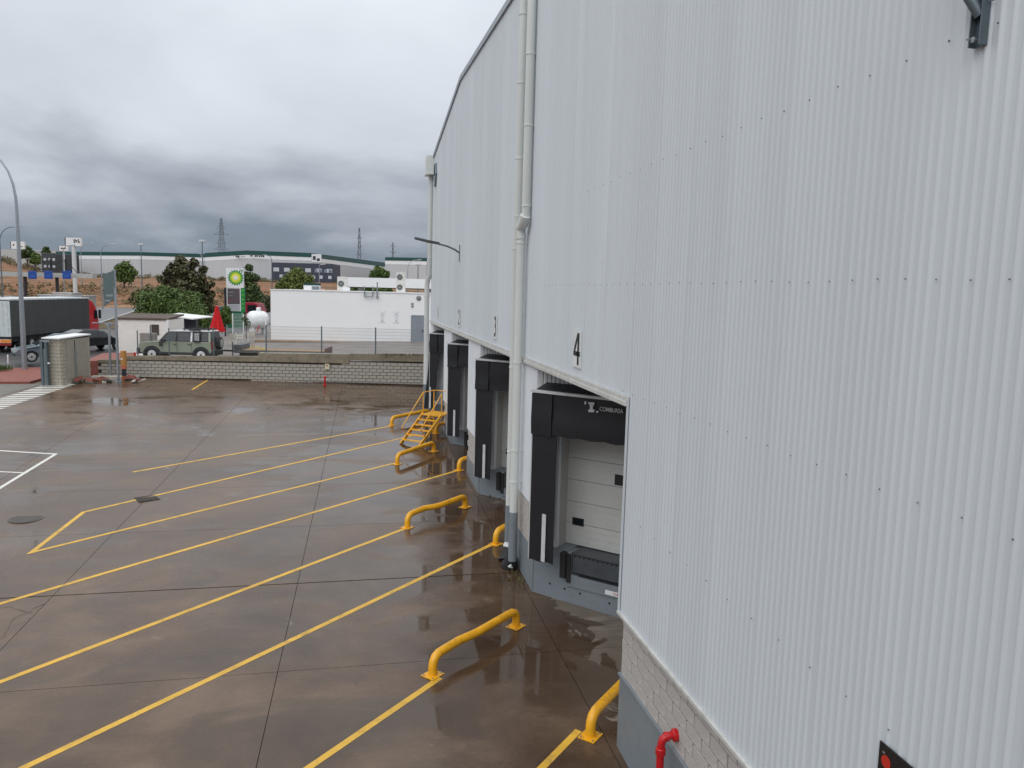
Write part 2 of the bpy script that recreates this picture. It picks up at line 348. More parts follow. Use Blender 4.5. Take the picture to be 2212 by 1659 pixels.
# concrete plaza behind the retaining wall
def wall_pt(x, off=0.0):       # front line of the retaining wall
    t = (x-4.7)/(-18.2); return Vector((x, 48.0+2.96*t, 0))+Vector((.161, .987, 0))*off
b = MB(); pv = []
for i in range(13):
    for j in range(10):
        x = -13.6+(30+13.6)*i/12; base = wall_pt(x, .35); p = base+Vector((.161, .987, 0))*(38*j/9)
        pv.append((p.x, p.y, plat(p.x, p.y)))
b.add(pv, [(i*10+j, (i+1)*10+j, (i+1)*10+j+1, i*10+j+1) for i in range(12) for j in range(9)])
lo = len(b.v)
for j in range(10): p = pv[j]; b.v.append((p[0]-.9, p[1], p[2]-1.2))
b.f += [(j, j+1, lo+j+1, lo+j) for j in range(9)]
tag(b.build('plaza', PAVE), 'grey paved forecourt above the block retaining wall', kind='structure')

# yard: concrete slabs with recessed joints
yard = thing('yard', 'wet brown concrete loading yard cast in large slabs', None); yard['kind'] = 'structure'
if 'category' in yard: del yard['category']
MB().add([(-45, -6, gz(-6)-.035), (9, -6, gz(-6)-.035), (9, 49.2, gz(49.2)-.035), (-45, 51, gz(51)-.035)], [(0, 1, 2, 3)]).build('joint_bed', mat('joint_filler', (.045, .037, .03), .9), yard)
xe = [-45, -38.5, -33, -27.5, -22, -16.6, -11.4, -6.2, -.9, 4.15, 9]
ye = [-6, -2.2, 1.9, 6, 10.1, 14.25, 18.3, 22.35, 26.5, 30.6, 34.7, 38.8, 42.9, 47.2, 52]
def jx(i, y): return xe[i] + ({8: -.026*(30-y), 7: -.035*(27-y)}.get(i, 0))
for i in range(len(xe)-1):
    for j in range(len(ye)-1):
        if xe[i] > 4 and not (8 < ye[j] < 42): pass
        g = .0065; gy1 = .022 if j in (5,) else g
        x00, x10 = jx(i, ye[j])+g, jx(i+1, ye[j])-g; x01, x11 = jx(i, ye[j+1])+g, jx(i+1, ye[j+1])-g
        y0, y1 = ye[j]+(g if j != 6 else .022), ye[j+1]-gy1
        if ye[j+1] > 51:
            def cl(x): t = (x-4.7)/(-18.2); return min(52, 48.15+2.96*t) if x > -16 else 51.3
            ya, yb = cl(x01), cl(x11)
        else: ya = yb = y1
        dz = random.uniform(-.003, .003)
        tp = [(x00, y0, gz(y0)+dz*0), (x10, y0, gz(y0)), (x11, yb, gz(yb)), (x01, ya, gz(ya))]
        MB().add(tp+[(p[0], p[1], p[2]-.03) for p in tp], [(0, 1, 2, 3), (0, 4, 5, 1), (1, 5, 6, 2), (2, 6, 7, 3), (3, 7, 4, 0)]).build('slab', WET, yard)
def strip(name, pts, w_, m, label, dz=.004, parent=None, group=None):
    b = MB(); P = [Vector((x, y, 0)) for x, y in pts]; lft = []; rgt = []
    for i, p in enumerate(P):
        d0 = (P[i]-P[i-1]).normalized() if i else (P[1]-P[0]).normalized()
        d1 = (P[i+1]-P[i]).normalized() if i < len(P)-1 else d0
        nrm = Vector((-(d0+d1).y, (d0+d1).x, 0)).normalized(); k = w_/2/max(.35, nrm.dot(Vector((-d0.y, d0.x, 0))))
        lft.append(p+nrm*k); rgt.append(p-nrm*k)
    vs_ = []
    sub = []
    for i in range(len(P)-1):
        nn = max(1, int((P[i+1]-P[i]).length/1.5))
        for k in range(nn): sub.append((lft[i].lerp(lft[i+1], k/nn), rgt[i].lerp(rgt[i+1], k/nn)))
    sub.append((lft[-1], rgt[-1]))
    for l_, r_ in sub: vs_ += [(l_.x, l_.y, gz(l_.y)+dz), (r_.x, r_.y, gz(r_.y)+dz)]
    b.add(vs_, [(2*i, 2*i+1, 2*i+3, 2*i+2) for i in range(len(sub)-1)])
    o = b.build(name, m, parent); tag(o, label, kind=None if parent else 'structure'); return o
MK = [
 ([(3.77, 11.61), (-1.2, 6.64)], 'yellow bay line starting at the nearest guide rail by the corner'),
 ([(1.67, 13.6), (-3.6, 8.33)], 'yellow bay line meeting the foot of the second nearest guide rail'),
 ([(4.2, 20.3), (3.78, 20.2), (-4.77, 11.99), (-8.9, 8.0)], 'long yellow bay line ending beside the twin downpipes'),
 ([(1.55, 21.8), (-6.12, 14.6), (-10.6, 10.2)], 'yellow bay line from the bent rail left of the downpipes'),
 ([(3.95, 27.95), (-7.47, 18.0), (-11, 14.8)], 'yellow bay line ending at the rail half hidden under door 3'),
 ([(1.7, 29.2), (-7.95, 21.1), (-7.71, 24.3), (3.0, 34.1)], 'yellow line folded back on itself round the hatched strip'),
 ([(2.0, 36.0), (-7.47, 28.7)], 'farthest yellow bay line leading to the rail beyond the steps'),
]
for p, l_ in MK: strip('bay_line', p, .125, YELM, l_)
strip('short_line', [(-8.55, 49.9), (-8.77, 46.3)], .12, YELM, 'short yellow dash on the yard near the retaining wall')
strip('parking_line', [(-16.5, 33.3), (-10.89, 31.53), (-11.05, 26.6), (-11.3, 20)], .13, WHM, 'white parking bay outline at the left edge')
strip('parking_line', [(-16, 30.2), (-11.05, 28.92)], .1, WHM, 'white divider inside the parking bay at the left edge')
zb = thing('crosswalk', 'white striped walkway painted beside the gate pillar', None); zb['kind'] = 'structure'
for k in range(22):
    y = 48.3-.56*k; x0 = -16.95-.11*k*.56; x1 = -15.5-.115*k*.56
    MB().add([(x0, y, gz(y)+.004), (x1+.1, y-.05, gz(y-.05)+.004), (x1-.05, y-.33, gz(y-.33)+.004), (x0-.15, y-.28, gz(y-.28)+.004)], [(0, 3, 2, 1)]).build('stripe', WHM, zb)
def crack(pts, lab):
    P_ = []; rr = random.Random(len(pts)*7+int(pts[0][0]*10))
    for (a, b_), (c, d) in zip(pts, pts[1:]):
        n_ = max(3, int(math.hypot(c-a, d-b_)/.12))
        for k in range(n_): P_.append((a+(c-a)*k/n_+rr.gauss(0, .018), b_+(d-b_)*k/n_+rr.gauss(0, .018)))
    P_.append(pts[-1]); b = MB(); vs_ = []
    for i, (x, y) in enumerate(P_):
        j = min(i+1, len(P_)-1); k = max(i-1, 0); dx, dy = P_[j][0]-P_[k][0], P_[j][1]-P_[k][1]; l_ = math.hypot(dx, dy) or 1; w_ = rr.uniform(.002, .009)
        vs_ += [(x-dy/l_*w_, y+dx/l_*w_, gz(y)+.0025), (x+dy/l_*w_, y-dx/l_*w_, gz(y)+.0025)]
    b.add(vs_, [(2*i, 2*i+1, 2*i+3, 2*i+2) for i in range(len(P_)-1)]); tag(b.build('crack', MATS['joint_filler']), lab, kind='structure')
crack([(-7.0, 15.6), (-6.75, 16.4), (-6.9, 17.2), (-6.5, 17.9)], 'ragged crack beside the slab joint at the left edge')
crack([(-6.6, 17.4), (-7.2, 17.8), (-7.9, 17.7)], 'short branching crack at the left edge')
# manhole and drain
mh = thing('manhole_cover', 'round iron manhole cover set in the wet concrete', 'manhole cover', (-9.09, 23.9, gz(23.9)))
DRK = mat('cast_iron', (.06, .05, .042), .45, .2, .2, 20)
MB().lathe([(.40, -.01), (.40, .008), (.0, .008)], n=24).build('lid', DRK, mh); MB().lathe([(.40, -.01), (.46, -.01), (.46, .006), (.40, .006)], n=24).build('rim', mat('grey_iron', (.09, .075, .06), .5), mh)
dg = thing('drain_grate', 'square dark drain grate crossed by a yellow line', 'drain grate', (-6.25, 25.5, gz(25.5)), rz=.5)
MB().box(-.31, -.31, -.02, .31, .31, .004).build('frame', DRK, dg)
for k in range(7): MB().box(-.3, -.3+k*.09, .004, .3, -.25+k*.09, .016).build('grate_bar', DRK, dg)

# ================================================================== main building
XW = 4.29
def roofz(y):
    P = [(-8, 14.0), (21.5, 15.18), (30.76, 15.57), (41.0, 14.1)]
    for (a, za), (b_, zb_) in zip(P, P[1:]):
        if y <= b_: return za+(zb_-za)*(y-a)/(b_-a)
    return P[-1][1]
BAYS = [  # near corner, far corner of each recess
 (11.15, 17.1), (20.0, 25.0), (27.72, 32.3), (35.11, 39.75)]
FLZ = 1.45
BLD = thing('loading_warehouse', 'long white corrugated warehouse with four angled loading docks', 'warehouse', (XW, 11.15, 0))
def corr(y0, y1, z0, z1, X, pitch=.104, d=.018):
    b = MB(); pts = []; y = y0
    prof = [(0, 0), (.050, 0), (.070, .9), (.079, 1), (.088, .9)]
    while y < y1:
        for dy, k in prof:
            if y+dy <= y1: pts.append((y+dy, X-d*k))
        y += pitch
    pts.append((y1, X)); vs_ = []
    for (yy, xx) in pts:
        vs_ += [(xx, yy, z0(yy) if callable(z0) else z0), (xx, yy, z1(yy) if callable(z1) else z1)]
    b.add(vs_, [(2*i, 2*i+2, 2*i+3, 2*i+1) for i in range(len(pts)-1)])
    return b
PANELH = 5.75
# sheets 1.08 m wide, each a piece of cladding lapped over the next
y = -8.0; k = 0
edges = []
while y < 41.0:
    y2 = min(y+1.08, 41.02); edges.append((y, y2)); y = y2
def zlow(a, b_):
    m_ = (a+b_)/2
    return 2.3 if m_ < 11.15 else PANELH
CUT = sorted(set([e[0] for e in edges]+[41.02, 11.15]))
CUT = [c for i, c in enumerate(CUT) if i == 0 or c-CUT[i-1] > .2 or c == 11.15]
for a, b_ in zip(CUT, CUT[1:]):
    corr(a, b_+.0, zlow(a, b_), lambda yy: roofz(yy)-.03, XW-.05).build('cladding_sheet', WALL, BLD, world=True)
# solid wall behind the cladding
b = MB(); segs = [(-8, 11.15), (11.15, 21.5), (21.5, 30.76), (30.76, 41.0)]
for a, c in segs:
    z0 = 2.28 if c < 11.2 else 5.73
    b.add([(XW, a, z0), (XW, c, z0), (XW, c, roofz(c)-.1), (XW, a, roofz(a)-.1), (34, a, z0), (34, c, z0), (34, c, roofz(c)-.1), (34, a, roofz(a)-.1)],
          [(0, 1, 2, 3), (4, 7, 6, 5), (0, 4, 5, 1), (1, 5, 6, 2), (2, 6, 7, 3), (3, 7, 4, 0)])
b.build('upper_body', FACEW, BLD, world=True)
b = MB(); b.prism([(XW+.1, -8, -1.2), (XW+.1, 11.05, -1.2), (34, 11.05, -1.2), (34, -8, -1.2)], (0, 0, 3.48)); b.build('lower_body', FACEW, BLD, world=True)
# parapet flashing
b = MB(); P = [(yy, roofz(yy)) for yy in (-8, 21.5, 30.76, 41.05)]
for (a, za), (c, zc) in zip(P, P[1:]):
    b.add([(XW-.12, a, za-.16), (XW-.12, c, zc-.16), (XW-.12, c, zc+.02), (XW-.12, a, za+.02), (XW+.35, a, za-.16), (XW+.35, c, zc-.16), (XW+.35, c, zc+.06), (XW+.35, a, za+.06)],
          [(0, 1, 2, 3), (4, 7, 6, 5), (0, 4, 5, 1), (1, 5, 6, 2), (2, 6, 7, 3), (3, 7, 4, 0)])
b.build('parapet_flashing', mat('zinc_flashing', (.30, .33, .36), .4, .5, .1, 3), BLD, world=True)
# screws
b = MB(); 
def screw(y, z):
    b.lathe([(.0075, 0), (.0075, .006), (.004, .010)], (XW-.067, y, z), (-1, 0, 0), 6)
for k in range(44): screw(3.0+k*.324, 7.48+.01*math.sin(k))
for k in range(26): screw(3.3+k*.432, 9.17+.012*math.sin(k*2))
for k in range(20): screw(3.2+k*.432, 5.80+.01*math.cos(k*2))
for k in range(14): screw(3.4+k*.54, 3.9+.01*math.cos(k*2))
o = b.build('screw', mat('screw_head', (.19, .19, .18), .5, .5), BLD, world=True); o['kind'] = 'stuff'
# drip flashing under near wall sheet
b = MB(); b.obox((XW-.068, 1.58, 2.288), (.026, 0, 0), (0, 9.60, 0), (0, 0, .010)); b.obox((XW-.096, 1.58, 2.272), (.003, 0, 0), (0, 9.60, 0), (0, 0, .022)); b.build('drip_flashing', TRIM, BLD, world=True)
b = MB(); b.obox((XW-.075, 11.155, 4.0), (.012, 0, 0), (0, .02, 0), (0, 0, 1.74)); b.obox((XW+.05, 11.18, 4.0), (.12, 0, 0), (0, .012, 0), (0, 0, 1.74)); b.build('corner_trim', WALL, BLD, world=True)
# lintel flashing along the dock heads
for (a, c), lab in zip([(11.16, 18.2), (18.2, 26.2), (26.2, 34.0), (34.0, 41.0)], range(4)):
    b = MB(); b.box(XW-.1, a, 5.66, XW+.02, c-.01, 5.745); b.box(XW-.115, a, 5.60, XW-.085, c-.01, 5.665); b.build('lintel_flashing', TRIM, BLD, world=True)
# masonry courses
MB().box(XW+.02, -8, 1.27, XW+.12, 11.08, 2.26).build('mortar_bed', MORT, BLD, world=True)
bw, bh = .438, .2
def block_mesh(lx, ly, lz):
    m_ = MB().box(-lx/2, -ly/2, -lz/2, lx/2, ly/2, lz/2); return m_
bmesh_cache = {}
def brick(cx_, cy_, cz_, dirv, ln_, hh, th, m, parent, jit=.004):
    key = (round(ln_, 3), round(hh, 3), round(th, 3), m.name)
    if key not in bmesh_cache:
        me_o = MB().box(-ln_/2, -th/2, -hh/2, ln_/2, th/2, hh/2).build('brick', m, None, bevel=.006, seg=1); bmesh_cache[key] = me_o.data; bpy.data.objects.remove(me_o)
    o = bpy.data.objects.new('brick', bmesh_cache[key]); COL.objects.link(o)
    f = frame(dirv); n_ = f.to_3x3() @ Vector((0, 1, 0)); f.translation = Vector((cx_, cy_, cz_))+n_*random.uniform(-jit, jit)
    o.parent = parent; o.matrix_basis = WM(parent).inverted() @ f
    return o
for r_ in range(5):
    y1 = 11.1-(0 if r_ % 2 else bw/2); 
    if r_ % 2 == 0: brick(XW+.05, 11.1-bw/4, 1.365+r_*bh, (0, 1, 0), bw/2-.012, bh-.012, .12, BLOCK, BLD)
    for k in range(13):
        yc = y1-bw/2-k*bw
        brick(XW+.05, yc, 1.365+r_*bh, (0, 1, 0), bw-.022, bh-.02, .12, BLOCK, BLD)
# grey plinth
b = MB(); b.box(XW-.02, -8, -1.0, XW+.14, 11.12, 1.27); b.build('plinth', GREYP, BLD, world=True)
MB().box(XW-.05, -8, 1.235, XW+.14, 11.13, 1.275).build('plinth_ledge', GREYP, BLD, world=True)
# piers between recesses (metal over block over plinth)
U = Vector((.70711, -.70711, 0)); NO = Vector((-.70711, -.70711, 0))
piers = [(17.1, 20.0), (25.0, 27.72), (32.3, 35.11), (39.75, 41.0)]
for a, c in piers:
    corr(a, c, 2.3, 5.72, XW-.035, d=.012).build('pier_sheet', FACEW, BLD, world=True)
    MB().box(XW-.01, a, 2.25, XW+.25, c, 5.72).build('pier_core', FACEW, BLD, world=True)
    MB().box(XW+.02, a+.01, 1.27, XW+.22, c-.01, 2.26).build('mortar_bed', MORT, BLD, world=True)
    for r_ in range(5):
        y0 = a+.03+(bw/2 if r_ % 2 else 0); 
        if r_ % 2: brick(XW+.03, a+.03+bw/4, 1.365+r_*bh, (0, 1, 0), bw/2-.012, bh-.012, .1, BLOCK, BLD)
        while y0+bw < c: brick(XW+.03, y0+bw/2, 1.365+r_*bh, (0, 1, 0), bw-.016, bh-.016, .1, BLOCK, BLD); y0 += bw
    MB().box(XW-.03, a, -.1, XW+.22, c, 1.275).build('plinth', GREYP, BLD, world=True)
# dock faces
numl = {0: '4', 1: '3', 2: '2', 3: '1'}
for i, (nn, ff) in enumerate(BAYS):
    P0 = Vector((XW, ff, 0)); Lf = 4.15 if i == 0 else 3.45
    P1 = P0+U*Lf
    def Q(u, n_, z): return P0+U*u+NO*n_+Vector((0, 0, z))
    def qbox(mb, u0, n0, z0, u1, n1, z1): return mb.obox(Q((u0+u1)/2, (n0+n1)/2, (z0+z1)/2), U*(u1-u0)/2, NO*(n1-n0)/2, (0, 0, (z1-z0)/2))
    # concrete dock front, with a pit for the leveller
    b = MB(); fl = FLZ
    qbox(b, .0, -.6, -.3, .92, 0, fl); qbox(b, .92, -.6, -.3, 3.0, 0, .62); qbox(b, 3.0, -.6, -.3, Lf, 0, fl); qbox(b, .92, -.6, .62, 3.0, -.35, fl-.05)
    qbox(b, .0, -1.6, fl-.3, Lf, -.6, fl-.002)
    b.build('dock_front', GREYP, BLD, world=True)
    b = MB(); [b.lathe([(.025, 0), (.025, .012)], Q(u_, .0, z_), NO, 8) for u_, z_ in ((.45, .55), (.85, .52), (1.25, .5), (2.0, .45))]; o = b.build('bolt', BLK, BLD, world=True); o['kind'] = 'stuff'
    # ribbed face around the door
    b = MB(); qbox(b, 0, -.12, fl, .58, 0, 5.7); qbox(b, .58, -.12, 4.6, 3.05, 0, 5.7); qbox(b, 3.05, -.12, fl, Lf, 0, 5.7)
    b.build('dock_wall', FACEW, BLD, world=True)
    # small ribs above the seal
    b = MB()
    for k in range(int((Lf-.1)/.11)): qbox(b, .05+k*.11, 0, 5.05, .05+k*.11+.055, .03, 5.7)
    o = b.build('rib', mat('grey_rib_metal', (.42, .43, .42), .5, .2), BLD, world=True); o['kind'] = 'stuff'
    # jambs
    b = MB(); qbox(b, .54, -.42, fl, .60, -.12, 4.6); qbox(b, 3.03, -.42, fl, 3.09, -.12, 4.6); qbox(b, .54, -.42, 4.55, 3.09, -.12, 4.62)
    b.build('door_jamb', mat('beige_jamb', (.46, .45, .42), .6, 0, .06, 2), BLD, world=True)
    # return wall back to the near corner
    C0 = Vector((XW+.06, nn+.1, 0)); d_ = (P1-C0); b = MB(); b.obox((P1+C0)/2+Vector((.09, -.09, 2.75)), d_/2, Vector((d_.y, -d_.x, 0)).normalized()*.06, (0, 0, 2.95)); b.build('return_wall', FACEW, BLD, world=True)
    # corner post beside the recess
    MB().box(XW-.06, ff-.03, 1.3, XW+.05, ff+.05, 5.72).build('corner_trim', FACEW, BLD, world=True)
    # ---- sectional door
    WN = ['door behind the large downpipes', 'third', 'second', 'first']
    dl = ['white sectional dock door under number 4, nearest the camera', 'white sectional dock door under number 3, partly behind the downpipes', 'white sectional dock door under number 2', 'white sectional dock door farthest away behind the yellow steps'][i]
    fm = Matrix((U, -NO, Z3)).transposed().to_4x4(); fm.translation = Q(.60, -.42, fl+.02)
    dr = bpy.data.objects.new('dock_door', None); COL.objects.link(dr); dr.matrix_basis = fm; tag(dr, dl, 'door', 'sectional dock doors')
    DOORM = mat('door_panel_white', (.57, .58, .56), .5, 0, .05, 1.2, dirt=.25, dirtcol=(.3, .29, .26))
    hh = 3.1/6
    for k in range(6):
        pnl = MB().box(0, 0, k*hh, 2.42, .05, (k+1)*hh-.012)
        for q in range(3): pnl.box(.02, -.006, k*hh+.08+q*.15, 2.4, .0, k*hh+.13+q*.15)
        pnl.build('door_panel', DOORM, dr)
    for (x0, z0, x1, z1, nm) in ((1.24, 1.62, 1.85, 1.80, 'window'), (.20, .50, .44, .62, 'window')):
        wf = MB().box(x0-.03, -.02, z0-.03, x1+.03, -.007, z1+.03).build(nm, BLK, dr); MB().box(x0, -.026, z0, x1, -.021, z1).build('pane', GLASS, wf)
    # ---- dock seal
    sl_ = ['black dock seal with white lettering around door 4, nearest', 'black dock seal partly hidden behind the twin downpipes', 'black dock seal standing just right of the yellow steps', 'black dock seal at the far end, its side curtain pushed askew'][i]
    fm = Matrix((U, -NO, Z3)).transposed().to_4x4(); fm.translation = Q(.22, 0, fl)
    sd_ = bpy.data.objects.new('dock_seal', None); COL.objects.link(sd_); sd_.matrix_basis = fm; tag(sd_, sl_, 'dock seal', 'black dock seals')
    W_ = 3.25; T0 = 5.12-FLZ; HB = 4.2-FLZ; CB = 1.27-FLZ; F = -.6
    def sagged(x0, x1, z0, z1, yb, nx=10, nz_=8, amp=.02, seed=0, thick=.02, shear=0):
        b = MB(); g_ = []
        for q in range(nx+1):
            for s_ in range(nz_+1):
                fx, fz = q/nx, s_/nz_
                x = x0+(x1-x0)*fx+shear*(1-fz); z = z0+(z1-z0)*fz+(1-fz)*.015*math.sin(q*1.7+seed)
                g_.append((x, yb-amp*(math.sin(fx*3.1*2+seed)*.6+math.sin(fz*7+seed*2)*.4)*(1-fz*.7), z))
        n_ = nz_+1; back = [(p[0], p[1]+thick, p[2]) for p in g_]
        fs = [(q*n_+s_, (q+1)*n_+s_, (q+1)*n_+s_+1, q*n_+s_+1) for q in range(nx) for s_ in range(nz_)]
        o_ = len(g_); fs2 = [tuple(k_+o_ for k_ in f_)[::-1] for f_ in fs]
        rim_ = [(q*n_, q*n_+o_, (q+1)*n_+o_, (q+1)*n_) for q in range(nx)]+[(s_, s_+1, s_+1+o_, s_+o_) for s_ in range(nz_)]+[(nx*n_+s_, nx*n_+s_+o_, nx*n_+s_+1+o_, nx*n_+s_+1) for s_ in range(nz_)]
        b.add(g_+back, fs+fs2+rim_); return b
    shr = -.35 if i == 3 else 0
    lc = sagged(0, .62, CB, HB+.1, F, 6, 12, .015, i, shear=shr).build('side_curtain', BLACK, sd_, smooth=True)
    MB().box(.33+shr*.9, F-.03, CB+.02, .43+shr*.9, F-.018, CB+1.12).build('white_guide_strip', mat('worn_white_strip', (.55, .55, .57), .6, 0, .1, 6), lc)
    rc = sagged(W_-.62, W_, CB, HB+.1, F, 6, 12, .015, i+4).build('side_curtain', BLACK, sd_, smooth=True)
    MB().box(W_-.43, F-.03, CB+.02, W_-.33, F-.018, CB+1.12).build('white_guide_strip', MATS['worn_white_strip'], rc)
    hd = sagged(0, W_, HB, T0, F-.035, 22, 7, .035, i*1.7).build('head_curtain', BLACK, sd_, smooth=True)
    sagged(-.0, .52, HB-.02, T0-.02, F-.075, 6, 7, .03, i+2.5).build('corner_flap', BLACK, sd_, smooth=True)
    if i == 0:
        fmx = Matrix(((1, 0, 0, 0), (0, 0, -1, 0), (0, 1, 0, 0), (0, 0, 0, 1)))
        tx = Matrix.Translation((1.95, F-.085, T0-.20)) @ Matrix.Rotation(R(90), 4, 'X')
        LET = mat('white_print', (.55, .56, .58), .6)
        text('lettering', 'COMBURSA', .125, LET, sd_, tx, .002, .82)
        lg = MB(); lx, lz = 1.50, T0-.185
        lg.prism([(lx-.10, F-.088, lz+.10), (lx+.06, F-.088, lz+.11), (lx+.05, F-.088, lz+.045), (lx-.06, F-.088, lz+.04)], (0, .004, 0))
        lg.prism([(lx-.05, F-.088, lz+.05), (lx+.03, F-.088, lz+.05), (lx+.02, F-.088, lz-.05), (lx-.045, F-.088, lz-.05)], (0, .004, 0))
        lg.prism([(lx-.08, F-.088, lz-.05), (lx+.07, F-.088, lz-.04), (lx+.05, F-.088, lz-.10), (lx-.08, F-.088, lz-.11)], (0, .004, 0))
        lg.prism([(lx-.18, F-.088, lz+.11), (lx-.13, F-.088, lz+.11), (lx-.15, F-.088, lz+.04), (lx-.18, F-.088, lz+.05)], (0, .004, 0))
        lg.prism([(lx+.1, F-.088, lz-.07), (lx+.16, F-.088, lz-.06), (lx+.15, F-.088, lz-.10), (lx+.1, F-.088, lz-.10)], (0, .004, 0))
        lg.build('logo', LET, sd_)
    MB().box(-.02, F-.09, T0, W_+.02, F+.03, T0+.055).build('head_rail', mat('pale_aluminium', (.55, .56, .57), .45, .3), sd_)
    MB().prism([(0, F+.02, T0+.03), (0, -.03, T0+.17), (0, -.03, T0+.13), (0, F+.02, T0)], (W_, 0, 0)).build('roof_cover', BLACK, sd_)
    MB().box(-.03, F-.0, CB, -.005, F+.05, T0).build('edge_strip', MATS['pale_aluminium'], sd_)
    MB().box(0, F+.06, CB+.35, .03, -.02, T0).box(W_-.03, F+.06, CB+.35, W_, -.02, T0).build('side_cover', mat('grey_seal_side', (.38, .39, .38), .6), sd_)
    # ---- leveller
    ll = ['steel dock leveller with hazard striped lip under door 4', 'steel dock leveller cut off by the twin downpipes', 'steel dock leveller low beside the yellow steps', 'steel dock leveller under the farthest door'][i]
    fm = Matrix((U, -NO, Z3)).transposed().to_4x4(); fm.translation = Q(.92, 0, 0)
    lv = bpy.data.objects.new('dock_leveller', None); COL.objects.link(lv); lv.matrix_basis = fm; tag(lv, ll, 'dock leveller', 'dock levellers')
    MB().box(.12, -.02, fl-.06, 1.96, .9, fl-.01).build('platform', GREYD, lv)
    MB().box(.14, -.045, .98, 1.94, .06, fl-.075).build('lip', mat('steel_lip', (.075, .085, .095), .5, .2, .2, 4), lv)
    b = MB()
    for k in range(16): b.prism([(.16+k*.115, -.052, fl-.105), (.16+k*.115+.05, -.052, fl-.105), (.16+k*.115+.075, -.052, fl-.065), (.16+k*.115+.025, -.052, fl-.065)], (0, .006, 0))
    b.build('hazard_stripes', BLK, lv)
    MB().box(.0, -.05, .62, .10, .3, fl-.02).build('pit_frame', GREYP, lv); MB().box(1.98, -.05, .62, 2.08, .3, fl-.02).build('pit_frame', GREYP, lv)
    MB().box(.10, -.04, .62, 1.98, .34, .90).build('lower_beam', GREYP, lv)
    MB().box(.3, -.05, .905, 1.94, .0, .925).build('lip_gap_strip', BLK, lv)  # thin black strip between the lip and the lower beam
    MB().box(-.14, -.16, .82, .0, -.0, fl-.03).build('bumper', BLK, lv, bevel=.015); MB().box(2.08, -.16, .82, 2.22, 0, fl-.03).build('bumper', BLK, lv, bevel=.015)
    MB().box(-.0, -.10, .72, .10, -.05, fl-.05).build('hose', BLK, lv, bevel=.015)
    lb = MB().box(.98, -.047, .66, 1.62, -.041, .76).build('maker_plate', WHITE, lv)
    text('lettering', 'COMBURSA', .07, RED, lb, Matrix.Translation((1.36, -.0495, .71)) @ Matrix.Rotation(R(90), 4, 'X'), .001)
    # ---- number plate
    ny = {0: 13.95, 1: 22.36, 2: 30.1, 3: 37.6}[i]
    nl = {0: 'white plate with dark number 4 on the corrugated wall', 1: 'white plate with number 3, just left of the downpipes', 2: 'small far number 2 plate on the white wall', 3: 'faint farthest number 1 plate on the white wall'}[i]
    fm = Matrix(((0, -1, 0, 0), (-1, 0, 0, 0), (0, 0, 1, 0), (0, 0, 0, 1)))
    npl = bpy.data.objects.new('number_plate', None); COL.objects.link(npl); mm = Matrix(((0, 1, 0), (-1, 0, 0), (0, 0, 1))).to_4x4(); mm.translation = (XW-.075, ny, 6.28); npl.matrix_basis = mm
    tag(npl, nl, 'number sign', 'dock number plates')
    MB().box(-.27, -.006, -.36, .27, .002, .36).build('plate', mat('plate_white', (.74, .77, .76), .35), npl)
    if i == 0:
        q = MB(); q.box(.045, -.014, -.30, .135, -.008, .30); q.box(-.20, -.014, -.135, .20, -.008, -.05)
        q.prism([(-.20, -.0135, -.05), (-.11, -.0135, -.05), (.045, -.0135, .20), (.045, -.0135, .30), (.02, -.0135, .30)], (0, .005, 0)); q.build('number', GREENSIGN, npl)
    else: text('number', numl[i], .86, GREENSIGN, npl, Matrix.Translation((0, -.009, -.02)) @ Matrix.Rotation(R(90), 4, 'X'), .002, .82)
# ---- company sign at the lower right edge
sg = bpy.data.objects.new('black_sign', None); COL.objects.link(sg); mm = Matrix(((0, 1, 0), (-1, 0, 0), (0, 0, 1))).to_4x4(); mm.translation = (XW-.078, 4.87, 3.52); sg.matrix_basis = mm
tag(sg, 'black sign with a red round emblem low on the corrugated wall at the right', 'sign')
MB().box(-.215, -.008, -.26, .215, .004, .26).build('board', mat('gloss_black_board', (.012, .011, .012), .25), sg)
MB().lathe([(.052, 0), (.052, .004)], (-.125, -.009, .13), (0, -1, 0), 20).build('emblem', mat('emblem_red', (.55, .03, .015), .5), sg)
b = MB(); GREYT = mat('grey_print', (.22, .20, .19), .6)
for k in range(7): b.box(-.04+k*.032, -.0115, .07, -.04+k*.032+.02, -.009, .10)
b.box(-.17, -.0115, .185, -.145, -.009, .20); b.build('print', GREYT, sg)
MB().box(-.205, -.0112, -.25, -.02, -.009, -.02).build('panel', mat('brown_print', (.16, .13, .11), .6), sg)

# ---- downpipes
def downpipe(name, lab, pts, r, z_grey, joints, boot=True):
    t = thing(name, lab, 'downpipe', (pts[-1][0], pts[-1][1], pts[-1][2]), group='rainwater downpipes')
    top = [p for p in pts if p[2] >= z_grey]; last = Vector(pts[-1]); k = (z_grey-last.z)/(pts[-2][2]-last.z); mid = last.lerp(Vector(pts[-2]), k)
    MB().tube(pts[:-1]+[tuple(mid)], r, 16).build('pipe', PIPE, t, smooth=True, world=True)
    MB().tube([tuple(mid+Vector((0, 0, .1))), tuple(last)], r+.006, 16).build('painted_foot', GREYP, t, smooth=True, world=True)
    for z in joints:
        for a_, b_ in zip(pts, pts[1:]):
            if b_[2] <= z <= a_[2] and a_[2]-b_[2] > .5:
                p = Vector(b_).lerp(Vector(a_), (z-b_[2])/(a_[2]-b_[2]))
                MB().lathe([(r+.012, -.02), (r+.012, .02)], p, (0, 0, 1), 16).obox(p+Vector((r*.8+.05, 0, 0)), (.08, 0, 0), (0, .015, 0), (0, 0, .015)).build('clamp', PIPE, t, world=True)
    return t
